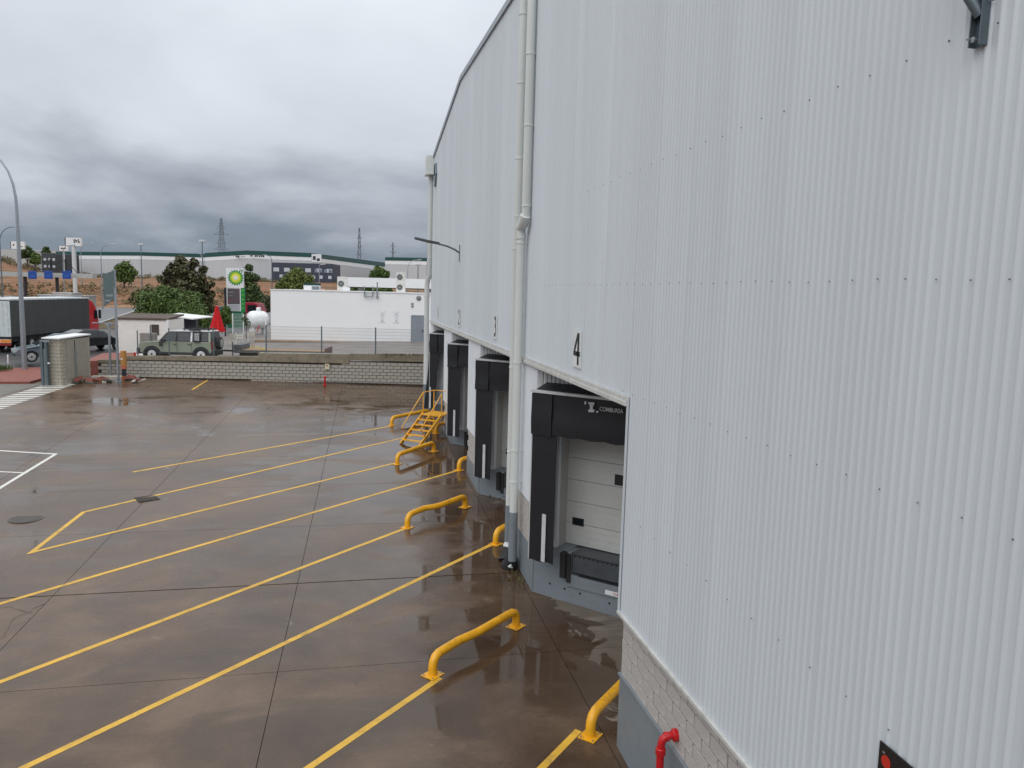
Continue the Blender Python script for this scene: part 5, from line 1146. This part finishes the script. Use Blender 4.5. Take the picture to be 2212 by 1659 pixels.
def sedan(lab, loc, ax, colm, Lc=4.4, name='parked_car', hgt=1.46):
    t = thing(name, lab, 'car', loc, ax=ax, group='cars on the road beside the yard'); h_ = .89
    def wf(x, z): 
        v = h_ if z < .92 else h_-.27*(z-.92)/.5
        if x < .5: v -= .16*(1-x/.5)
        if x > Lc-.4: v -= .1*(1-(Lc-x)/.4)
        return v
    MB().side([(.02, .40), (0, .58), (.10, .74), (1.10, .92), (Lc-.15, .96), (Lc, .72), (Lc-.03, .38)], wf).build('body', colm, t, bevel=.05)
    MB().side([(1.0, .90), (1.72, 1.36), (2.2, hgt), (3.2, hgt-.02), (Lc-.55, 1.28), (Lc-.12, .94)], wf, -.01).build('cabin', colm, t, bevel=.03)
    for s in (-1, 1):
        for wp_ in ([(1.38, .97), (1.82, 1.33), (2.28, 1.37), (2.28, .97)], [(2.36, .97), (2.36, 1.37), (3.15, 1.36), (3.25, .98)], [(3.33, .99), (3.24, 1.34), (3.7, 1.24), (3.86, 1.01)]):
            MB().prism([(x, s*(wf(x, z)-.012), z) for x, z in wp_], (0, s*.014, 0)).build('side_window', GLASS, t)
        for x in (.78, Lc-.85): wheel(t, x, s*(h_-.1), .31, .2, .21, s)
        for x in (.78, Lc-.85): arch(x, .33, h_+.004, .03, s, .31, BLK, t)
        MB().box(1.38, s*(h_-.02), .92, 1.52, s*(h_+.16), 1.03).build('mirror', colm, t, bevel=.02)
        MB().box(.01, s*.6-.16, .60, .10, s*.6+.16, .72).build('headlight', mat('lamp_glass', (.5, .5, .5), .1), t)
        MB().box(Lc-.08, s*.6-.14, .70, Lc+.005, s*.6+.14, .88).build('tail_light', mat('tail_red', (.25, .02, .02), .3), t)
    MB().prism([(1.06, -.72, .95), (1.06, .72, .95), (1.70, .62, 1.35), (1.70, -.62, 1.35)], (-.02, 0, .03)).build('windscreen', GLASS, t)
    MB().prism([(Lc-.14, -.7, .98), (Lc-.14, .7, .98), (Lc-.52, .6, 1.28), (Lc-.52, -.6, 1.28)], (.02, 0, .03)).build('rear_window', GLASS, t)
    MB().box(-.03, -.55, .36, .05, .55, .50).box(Lc-.03, -.6, .36, Lc+.04, .6, .5).build('bumper', PLB, t)
    return t
SILV = mat('silver_blue_paint', (.20, .255, .30), .3, .3, .03, 1, coat=.5); DKC = mat('black_car_paint', (.012, .014, .018), .2, 0, .1, 1, coat=.6)
sedan('silver blue car behind the lamp pole and block cabinet', atz(29, 50.8, 1.93), (.88, .475, 0), SILV, 3.7, hgt=1.58).scale = (1.15, 1.15, 1.15)
sedan('black car with its rear lights towards the posts, beyond the cabinet', atz(254, 62, 1.98), (-.55, -.83, 0), DKC, 4.4, hgt=1.52).scale = (1.1, 1.1, 1.12)
sedan('teal grey car parked left of the fuel totem', atz(458, 96, 2.8), (.99, -.1, 0), mat('teal_grey_paint', (.10, .15, .16), .3), 4.4)
rc_ = thing('red_lorry', 'red lorry cab passing behind the gas tank and totem', 'lorry', atz(570, 90, 2.8), ax=-CR)
MB().side([(0, .5), (0, 1.5), (.35, 2.45), (.8, 2.6), (2.1, 2.6), (2.1, .5)], lambda x, z: 1.2).build('cab', mat('crimson_paint', (.28, .01, .03), .4), rc_, bevel=.06); MB().box(.5, -1.22, 1.6, 1.5, 1.22, 2.3).build('side_window', GLASS, rc_); MB().box(2.2, -1.1, .9, 5.2, 1.1, 2.0).build('load_bed', mat('dark_load', (.06, .07, .09), .6), rc_)
for x in (.8, 4.2): 
    for s in (-1, 1): wheel(rc_, x, s*1.0, .48, .3, .3, s)

# lorry with grey curtain trailer
r0 = atz(28, 57, 1.92); r1 = atz(195, 70.2, 1.98); hd_ = (r1-r0); hd_.z = 0; TLn = hd_.length; hd_.normalize()
lt = thing('curtain_lorry', 'articulated lorry with a red cab and dark grey curtain trailer', 'lorry', r0, ax=hd_)   # x forward, y to the left
TT = 4.0
CURT = mat('dark_grey_curtain', (.065, .068, .068), .65, 0, .15, .7, stretch=(6, 1, .3), dirt=.3)
MB().box(0, 0, 1.15, TLn, 2.5, TT-.13).build('trailer_body', CURT, lt)
b = MB(); x = .1
for k in range(46):
    xx = .1+k*(TLn-.25)/46; b.box(xx, -.012, 1.2, xx+.05, .0, TT-.3)
o = b.build('curtain_strap', mat('curtain_strap', (.08, .083, .085), .6), lt); o['kind'] = 'stuff'
b = MB(); vs_ = []; n_ = 40
for k in range(n_+1):
    x = -.05+(TLn+.1)*k/n_; vs_ += [(x, -.04, TT-.13-.03*(k % 2)), (x, -.04, TT-.02), (x, 2.54, TT-.02), (x, 2.54, TT-.13)]
b.add(vs_, [(4*k+j, 4*k+4+j, 4*k+5+j, 4*k+1+j) for k in range(n_) for j in range(3)]+[(0, 1, 2, 3), (4*n_, 4*n_+3, 4*n_+2, 4*n_+1)]); b.build('trailer_roof', mat('white_tarp_roof', (.66, .68, .70), .6), lt)
rd = MB().box(-.03, .06, 1.18, -.002, 2.44, TT-.2).build('rear_door', mat('pale_rear_door', (.58, .63, .64), .5), lt)
for k in range(7): MB().box(-.045, .2+k*.33, 1.2, -.031, .215+k*.33, TT-.25).build('rib', mat('rear_rib', (.48, .54, .52), .5), rd)
MB().box(-.06, .0, 1.0, .0, 2.5, 1.17).build('rear_beam', BLK, lt); 
pl_ = MB().box(-.08, .05, .72, -.061, 2.45, .98).build('rear_plate', WHITE, lt); MB().box(-.09, .05, .74, -.081, .8, .96).build('reflector', mat('orange_reflector', (.75, .25, .03), .4), pl_); MB().box(-.08, .05, .52, -.061, 2.4, .70).build('light_bar', mat('tail_red', (.25, .02, .02), .3), lt)
MB().box(.2, .15, .8, TLn, 2.35, 1.14).build('chassis', BLK, lt)
b = MB()
for k in range(34): b.bar((.3+k*(TLn-.5)/34, -.02, 1.2), (.35+k*(TLn-.5)/34, -.02, 1.0), .04)
o = b.build('tie_strap', BLK, lt); o['kind'] = 'stuff'
for x in (1.6, 2.95, 4.3):
    for y, s in ((.2, -1), (2.3, 1)): wheel(lt, x, y, .5, .34, .3, s)
CABR = mat('lorry_red', (.60, .012, .02), .3, 0, .05, 1, coat=.4)
cabp = [(TLn+.15, .75), (TLn+.15, 3.75), (TLn+.5, 3.72), (TLn+1.05, 3.50), (TLn+1.5, 3.1), (TLn+1.95, 2.35), (TLn+2.1, 1.6), (TLn+2.15, .55), (TLn+1.0, .5)]
cb_ = MB(); cb_.prism([(x, .04, z) for x, z in cabp], (0, 2.42, 0)); cb = cb_.build('cab', CABR, lt, bevel=.07)
MB().box(TLn+1.1, .0, 2.0, TLn+1.75, .036, 2.75).build('side_window', GLASS, cb)
MB().prism([(TLn+1.53, .2, 3.02), (TLn+1.96, .2, 2.28), (TLn+1.96, 2.3, 2.28), (TLn+1.53, 2.3, 3.02)], (.05, 0, .03)).build('windscreen', GLASS, cb)
for y in (-.28, 2.62): MB().box(TLn+1.75, y, 2.0, TLn+1.92, y+.2, 2.8).build('mirror', BLK, cb, bevel=.03)
for x in (TLn+1.15, TLn-1.4):
    for y, s in ((.2, -1), (2.3, 1)): wheel(lt, x, y, .5, .34, .3, s)

# ================================================================== far ground: bank, gantry, warehouses
def fbox(name, lab, cat, px0, px1, D, y0, y1, dep, m, zb_=None, group=None, part='wall'):
    """simple block seen front on: py y0 top to y1 base at distance D"""
    zt = at((px0+px1)/2, y0, D).z; zb_ = at((px0+px1)/2, y1, D).z if zb_ is None else zb_
    base = atz(px0, D, zb_); t = thing(name, lab, cat, base, ax=CR, group=group); w_ = (px1-px0)*D/FPX
    MB().box(0, 0, -.4, w_, dep, zt-zb_).build(part, m, t); return t, w_, zt-zb_
# main warehouse, three blocks
def wh(lab, pts, green_px, white_px, dep, base_y, nm='distribution_warehouse'):
    """pts: (px, top_y, D) along the front eaves"""
    A = atz(pts[0][0], pts[0][2], 8.5); t = thing(nm, lab, 'warehouse', A, group='distant distribution warehouses')
    gr, wt_, gy, cap = MB(), MB(), MB(), MB()
    for (p0, y0, D0), (p1, y1, D1) in zip(pts, pts[1:]):
        a = at(p0, y0, D0); c = at(p1, y1, D1); off = FW*0
        a0 = Vector((a.x, a.y, 0)); c0_ = Vector((c.x, c.y, 0)); nrm = Vector((c0_.y-a0.y, -(c0_.x-a0.x), 0)).normalized()
        g = green_px*D0/FPX; g2 = green_px*D1/FPX; w1 = white_px*D0/FPX; w2 = white_px*D1/FPX
        def st(mb, za, zc, zb1, zb2, out_):
            o_ = nrm*out_; mb.add([(a.x+o_.x, a.y+o_.y, zb1), (c.x+o_.x, c.y+o_.y, zb2), (c.x+o_.x, c.y+o_.y, zc), (a.x+o_.x, a.y+o_.y, za)]+[(a.x+dep*CF.x, a.y+dep*CF.y, zb1), (c.x+dep*CF.x, c.y+dep*CF.y, zb2), (c.x+dep*CF.x, c.y+dep*CF.y, zc), (a.x+dep*CF.x, a.y+dep*CF.y, za)], [(0, 1, 2, 3), (4, 7, 6, 5), (0, 3, 7, 4), (1, 5, 6, 2), (3, 2, 6, 7), (0, 4, 5, 1)])
        st(gr, a.z, c.z, a.z-g, c.z-g2, .15); st(wt_, a.z-g, c.z-g2, a.z-g-w1, c.z-g2-w2, .05); st(gy, a.z-g-w1, c.z-g2-w2, 6.0, 6.0, 0)
    gr.build('green_band', TEALB, t, world=True); wt_.build('white_band', mat('far_white_band', (.84, .87, .90), .6), t, world=True); gy.build('wall', CLAD, t, world=True)
    return t
wa = wh('left far warehouse with green eaves band, behind the lone tree', [(121, 543.5, 290), (300, 544.5, 290), (441, 548.5, 300)], 7.5, 8, 60, 603)
wb_ = wh('central far warehouse with a low gable and a square sign on its corner', [(443, 546.5, 282), (533, 541, 282), (672, 546.5, 286), (836, 568, 400)], 9, 8, 80, 603)
wc = wh('right far warehouse block partly hidden by the big white wall', [(832, 555.5, 330), (940, 557.5, 330)], 7, 8, 60, 603)
b = MB(); sc_ = 281/FPX
def far_marks(t, runs, D, m, nm='lettering'):
    b = MB()
    for (x0, x1, y0, y1) in runs:
        p = at(x0, y1, D); q = at(x1, y0, D); w_ = (x1-x0)*D/FPX; h_ = (y1-y0)*D/FPX
        b.obox(at((x0+x1)/2, (y0+y1)/2, D), CR*w_/2, CF*.05, (0, 0, h_/2))
    b.build(nm, m, t, world=True)
far_marks(wb_, [(509, 511.5, 551.5, 556), (512.5, 517, 552.5, 556.5), (520, 524, 554, 555.5), (525, 530, 554, 555.2), (541, 545, 551, 554.5), (550, 553, 551.5, 555), (554, 557, 551.5, 555), (559, 562, 552, 555.2), (563, 566, 552, 555.2), (567, 571, 551, 555.5)], 281.3, DARKSIGN)
sgn = thing('corner_sign', 'square white sign with dark marks on the warehouse gable', 'sign', at(683, 558, 280), ax=CR)
MB().box(-10*.169, 0, -8*.169, 11*.169, .3, 9*.169).build('board', WHITE, sgn); MB().box(-1.2, -.05, -.6, -.2, -.01, .8).box(.2, -.05, -.9, 1.3, -.01, .0).build('print', DARKSIGN, sgn)
sl2 = thing('slate_office', 'dark slate blue office block with two rows of small windows', 'office', atz(587, 262, 9.0), ax=(.986, -.165, 0))
S2 = 262/FPX; H2 = at(650, 568.5, 262).z-9.0
W2_ = 131*S2
MB().box(0, 0, -.5, W2_, 14, H2).build('wall', SLATE, sl2)
for k in range(6): MB().box((4+k*23*.42)*S2*1.0+(k*13)*S2, -.08, H2-3.0, (4+k*23*.42)*S2+(k*13+12)*S2, -.01, H2-1.7).build('window', mat('bright_far_window', (.55, .60, .66), .2), sl2) if k < 6 else None
for k in range(4): MB().box((92+k*10)*S2, -.08, H2-3.0, (92+k*10+6)*S2, -.01, H2-1.9).build('window', mat('dim_far_window', (.22, .27, .35), .2), sl2)
for x in (17, 86, 102, 121): MB().box(x*S2, -.08, H2-5.1, (x+7)*S2, -.01, H2-4.0).build('window', MATS['bright_far_window'], sl2)
dk_ = thing('dark_clad_block', 'dark clad block with round windows at the warehouse left end', 'building', atz(92, 270, 7.6), ax=CR)
S2 = 270/FPX; H3 = at(100, 548, 270).z-7.6
MB().box(0, 0, -1, 29*S2, 15, H3).build('wall', SLATED, dk_); MB().box(-.1, -.1, H3, 29*S2, 15, H3+.25).build('roof_edge', GALVD, dk_)
for zz_ in (H3-2.0, H3-4.4):
    for x in (7, 17, 26): MB().lathe([(.52, 0), (.52, .06)], (x*S2, 0, zz_), (0, -1, 0), 14).build('window', mat('pale_far_window', (.50, .55, .60), .3), dk_)
pb, _, _ = fbox('hill_hall', 'long pale hall on the hill at the far left', 'building', -30, 58, 330, 539, 576, 40, mat('pale_far_wall', (.46, .48, .47), .7))
pb2, _, _ = fbox('hill_hall', 'pale stepped hall on the hill behind the small trees', 'building', 58, 122, 345, 541, 570, 40, mat('pale_far_wall2', (.45, .45, .43), .7))
# signs
def pole_sign(lab, px0, px1, y0, y1, D, zb_, pr, mk, pole_px=None, boxd=.6):
    pxc = (px0+px1)/2 if pole_px is None else pole_px; base = atz(pxc, D, zb_); t = thing('pole_sign', lab, 'billboard', base, ax=CR)
    zt = at(pxc, y0, D).z-zb_; zl = at(pxc, y1, D).z-zb_; s = D/FPX
    MB().tube([(0, .3, 0), (0, .3, zl)], pr, 12).build('pole', mat('white_pole', (.62, .64, .65), .5), t); MB().box((px0-pxc)*s, 0, zl, (px1-pxc)*s, boxd, zt).build('board', WHITE, t); MB().box((px0-pxc)*s-.25, .05, zl+.2, (px0-pxc)*s-.02, boxd-.05, zt).build('side_face', GREYD, t)
    b = MB()
    for (x0, x1, a, c) in mk: b.box((x0-pxc)*s, -.05, zt-(c-y0)*s, (x1-pxc)*s, -.01, zt-(a-y0)*s)
    if mk: b.build('print', DARKSIGN, t)
pole_sign('tall white pole carrying a wide white billboard with dark logo', 147.5, 179.5, 514.5, 532, 150, 3.4, .38, [(164, 166.5, 518, 520), (167, 169.5, 518, 521), (170, 172, 519.5, 524), (173.5, 176, 517.5, 520.5), (174, 177, 521.5, 525), (164.5, 168, 522, 525)], 162)
pole_sign('small white board sign on the roofline left of the billboard', 130, 149, 532, 542, 240, 8, .15, [(134, 138, 535.5, 538), (138.5, 142, 536, 538.5), (142.5, 145, 536, 538)])
pole_sign('white box sign on the hill behind the lamp pole', 27, 55, 522, 538, 220, 9, .3, [(31, 34, 528, 531), (44, 52, 532, 533)], 40)
# gantry with blue signs
ga0 = atz(-20, 118, 7.9); gt = thing('toll_gantry', 'long pale overhead beam with dark legs above the road', 'gantry', atz(60, 118, 2.8), ax=CR)
S_ = 118/FPX; zg = at(60, 588, 118).z-2.8
MB().box(-85*S_, 0, zg-.68, 143*S_, 1.2, zg).build('beam', mat('pale_beam', (.42, .42, .40), .6), gt)
for x in (-8, 60+1): MB().box((x-1.5)*S_, .3, 0, (x+1.5)*S_, .9, zg-.55).build('leg', mat('dark_brown_leg', (.04, .025, .03), .6), gt)
for x in (50, 82): 
    MB().bar((x*S_, .5, zg), (x*S_, .5, zg+2.1), .22).build('mast', BLK, gt)
    MB().bar((x*S_, .5, zg+2.0), ((x+24)*S_, .5, zg+.1), .07).bar((x*S_, .5, zg+2.0), ((x-34)*S_, .5, zg+1.0), .07).build('stay', BLK, gt)
for px, lab in ((123-2-.5, 0), (144.5, 0), (73.5, 0), (104, 0)): pass
for px, lab in ((70.5, 'left blue road sign on the pale gantry'), (105, 'middle blue road sign on the pale gantry'), (144.5, 'right blue road sign on the pale gantry')):
    t = thing('blue_sign', lab, 'road sign', at(px, 594, 116.2), ax=CR, group='blue gantry signs'); MB().box(-.64, -.1, -.60, .64, 0, .60).build('panel', BLUES, t, bevel=.05); MB().box(-.3, -.12, -.2, .3, -.102, -.1).build('mark', mat('blue_light_print', (.05, .18, .5), .5), t)
# clutter behind the lorry
CL = [('container', 'pale teal cargo container beyond the lorry', 'container', 85, 152, 110, 639, 668, (.30, .42, .44)), ('toll_hut', 'grey flat roofed toll hut under the gantry', 'hut', 218, 249, 115, 640, 668, (.36, .33, .31)),
      ('toll_hut', 'small pink grey hut with dark openings', 'hut', 175-0, 216, 112, 634, 668, (.48, .44, .42)), ('wall_panel', 'dark teal panel fence at the foot of the bank', 'fence', 900, 930, 160, 618, 640, (.1, .15, .15)), ('white_hut', 'small white hut at the far left beyond the lorry', 'hut', 0, 28, 112, 642, 668, (.5, .48, .44))]
for nm, lab, cat, a, c, D, y0, y1, cl in CL:
    if nm == 'wall_panel': continue
    t, w_, h_ = fbox(nm, lab, cat, a-60*(a > 160 and a < 250), c-60*(a > 160 and a < 250)+0, D, y0, y1, 2.5, mat(nm+str(a), cl, .7, 0, .08, .8))
    for k in range(3): MB().box(w_*(.15+.3*k), -.04, h_*.35, w_*(.28+.3*k), -.002, h_*.8).build('opening', GLASS, t)
    MB().box(-.1, -.1, h_, w_+.1, 2.6, h_+.15).build('roof', mat('hut_roof', (.45, .45, .44), .7), t)
t, w_, h_ = fbox('teal_gate', 'dark teal site gate at the foot of the far warehouse', 'gate', 222, 245, 285, 591, 604, .3, mat('teal_gate', (.07, .14, .16), .6), part='leaf')
rt = thing('red_kiosk', 'tiny red and white kiosk above the lorry roof', 'kiosk', atz(129-5, 105, 2.8), ax=CR); MB().box(-.9, 0, 0, .9, 1.5, 1.6).build('body', WHITE, rt); MB().prism([(-1.1, -.1, 1.6), (1.1, -.1, 1.6), (0, -.1, 2.3)], (0, 1.7, 0)).build('roof', RED, rt)
hs = thing('far_car', 'dark blue car parked in front of the left far warehouse', 'car', atz(135+2, 250, 9.3), ax=CR)
MB().side([(0, .3), (.1, .9), (1.2, 1.0), (1.8, 1.6), (3.2, 1.6), (4.2, 1.0), (4.4, .3)], lambda x, z: .9).build('body', BLUES, hs); MB().box(1.6, -.93, 1.02, 3.4, -.9, 1.45).build('side_window', GLASS, hs)
for x in (.9, 3.5): MB().lathe([(.34, -.1), (.34, .1)], (x, -.85, .34), (0, 1, 0), 14).build('wheel', TYRE, hs)
# teal/pink low structures right of totem
lr = thing('low_sheds', 'row of low roofs with pink tiles behind the white building', 'building', atz(595, 135, 2.8), ax=CR)
MB().box(0, 0, 0, 8, 5, 3.6).build('wall', mat('pinkish_wall', (.42, .33, .30), .8), lr); MB().prism([(-.2, -.3, 3.6), (8.2, -.3, 3.6), (8.2, 2.5, 4.2), (-.2, 2.5, 4.2)], (0, 0, .1)).build('roof', mat('pink_roof', (.45, .26, .2), .8), lr)
hv = thing('small_sign_box', 'white and dark green box sign above the white roof', 'sign', at(673, 621, 90), ax=CR); MB().box(-.95, 0, -.35, 1.0, .4, .25).build('board', WHITE, hv); MB().box(-.0, -.02, -.25, .9, -.002, .15).build('print', mat('bluegrey_print', (.25, .3, .36), .6), hv); MB().box(-.95, .0, .25, 1.0, .4, .5).build('cap', TEALB, hv)
MB().box(-.1, .1, -3.5, .1, .3, -.35).build('post', GALV, hv)

# ---- pylons
PY = mat('pylon_steel', (.16, .19, .23), .6, .2)
def pylon(px, D, ytop, ybase, wpx, lab, arms):
    zt = at(px, ytop, D).z; zb_ = at(px, ybase, D).z; base = atz(px, D, zb_); t = thing('pylon', lab, 'pylon', base, ax=CR, group='lattice power pylons'); S_ = D/FPX; h = zt-zb_; w0 = wpx*S_; th = max(.28, .5*S_*1.3)
    b = MB(); lv_ = 9
    def hw_(f): return w0*(1-f*.82)/2
    for k in range(lv_):
        f0, f1 = k/lv_, (k+1)/lv_; z0, z1 = h*f0, h*f1; a, c = hw_(f0), hw_(f1)
        for s in (-1, 1):
            for q in (-1, 1): b.bar((s*a, q*a, z0), (s*c, q*c, z1), th)
            b.bar((-a, s*a, z0), (c, s*c, z1), th*.6); b.bar((a, s*a, z0), (-c, s*c, z1), th*.6); b.bar((-a, s*a, z0), (a, s*a, z0), th*.6)
    b.build('tower', PY, t)
    for f, L_ in arms: MB().bar((-L_*S_, 0, h*f), (L_*S_, 0, h*f), th*1.1).bar((-L_*S_, 0, h*f), (0, 0, h*(f+.06)), th*.7).bar((L_*S_, 0, h*f), (0, 0, h*(f+.06)), th*.7).build('arm', PY, t)
    return t
pylon(480, 620, 473, 606, 18, 'largest lattice pylon rising behind the central warehouse', [(.50, 16), (.60, 10), (.74, 16), (.84, 9)])
pylon(776, 820, 493, 608, 10, 'middle lattice pylon behind the sloping warehouse roof', [(.5, 7), (.65, 5), (.8, 5)])
pylon(848, 1100, 524, 610, 7, 'faint smallest lattice pylon near the right warehouse', [(.75, 8), (.9, 6)])
SC.cycles.max_bounces = 6
SC.cycles.use_denoising = True
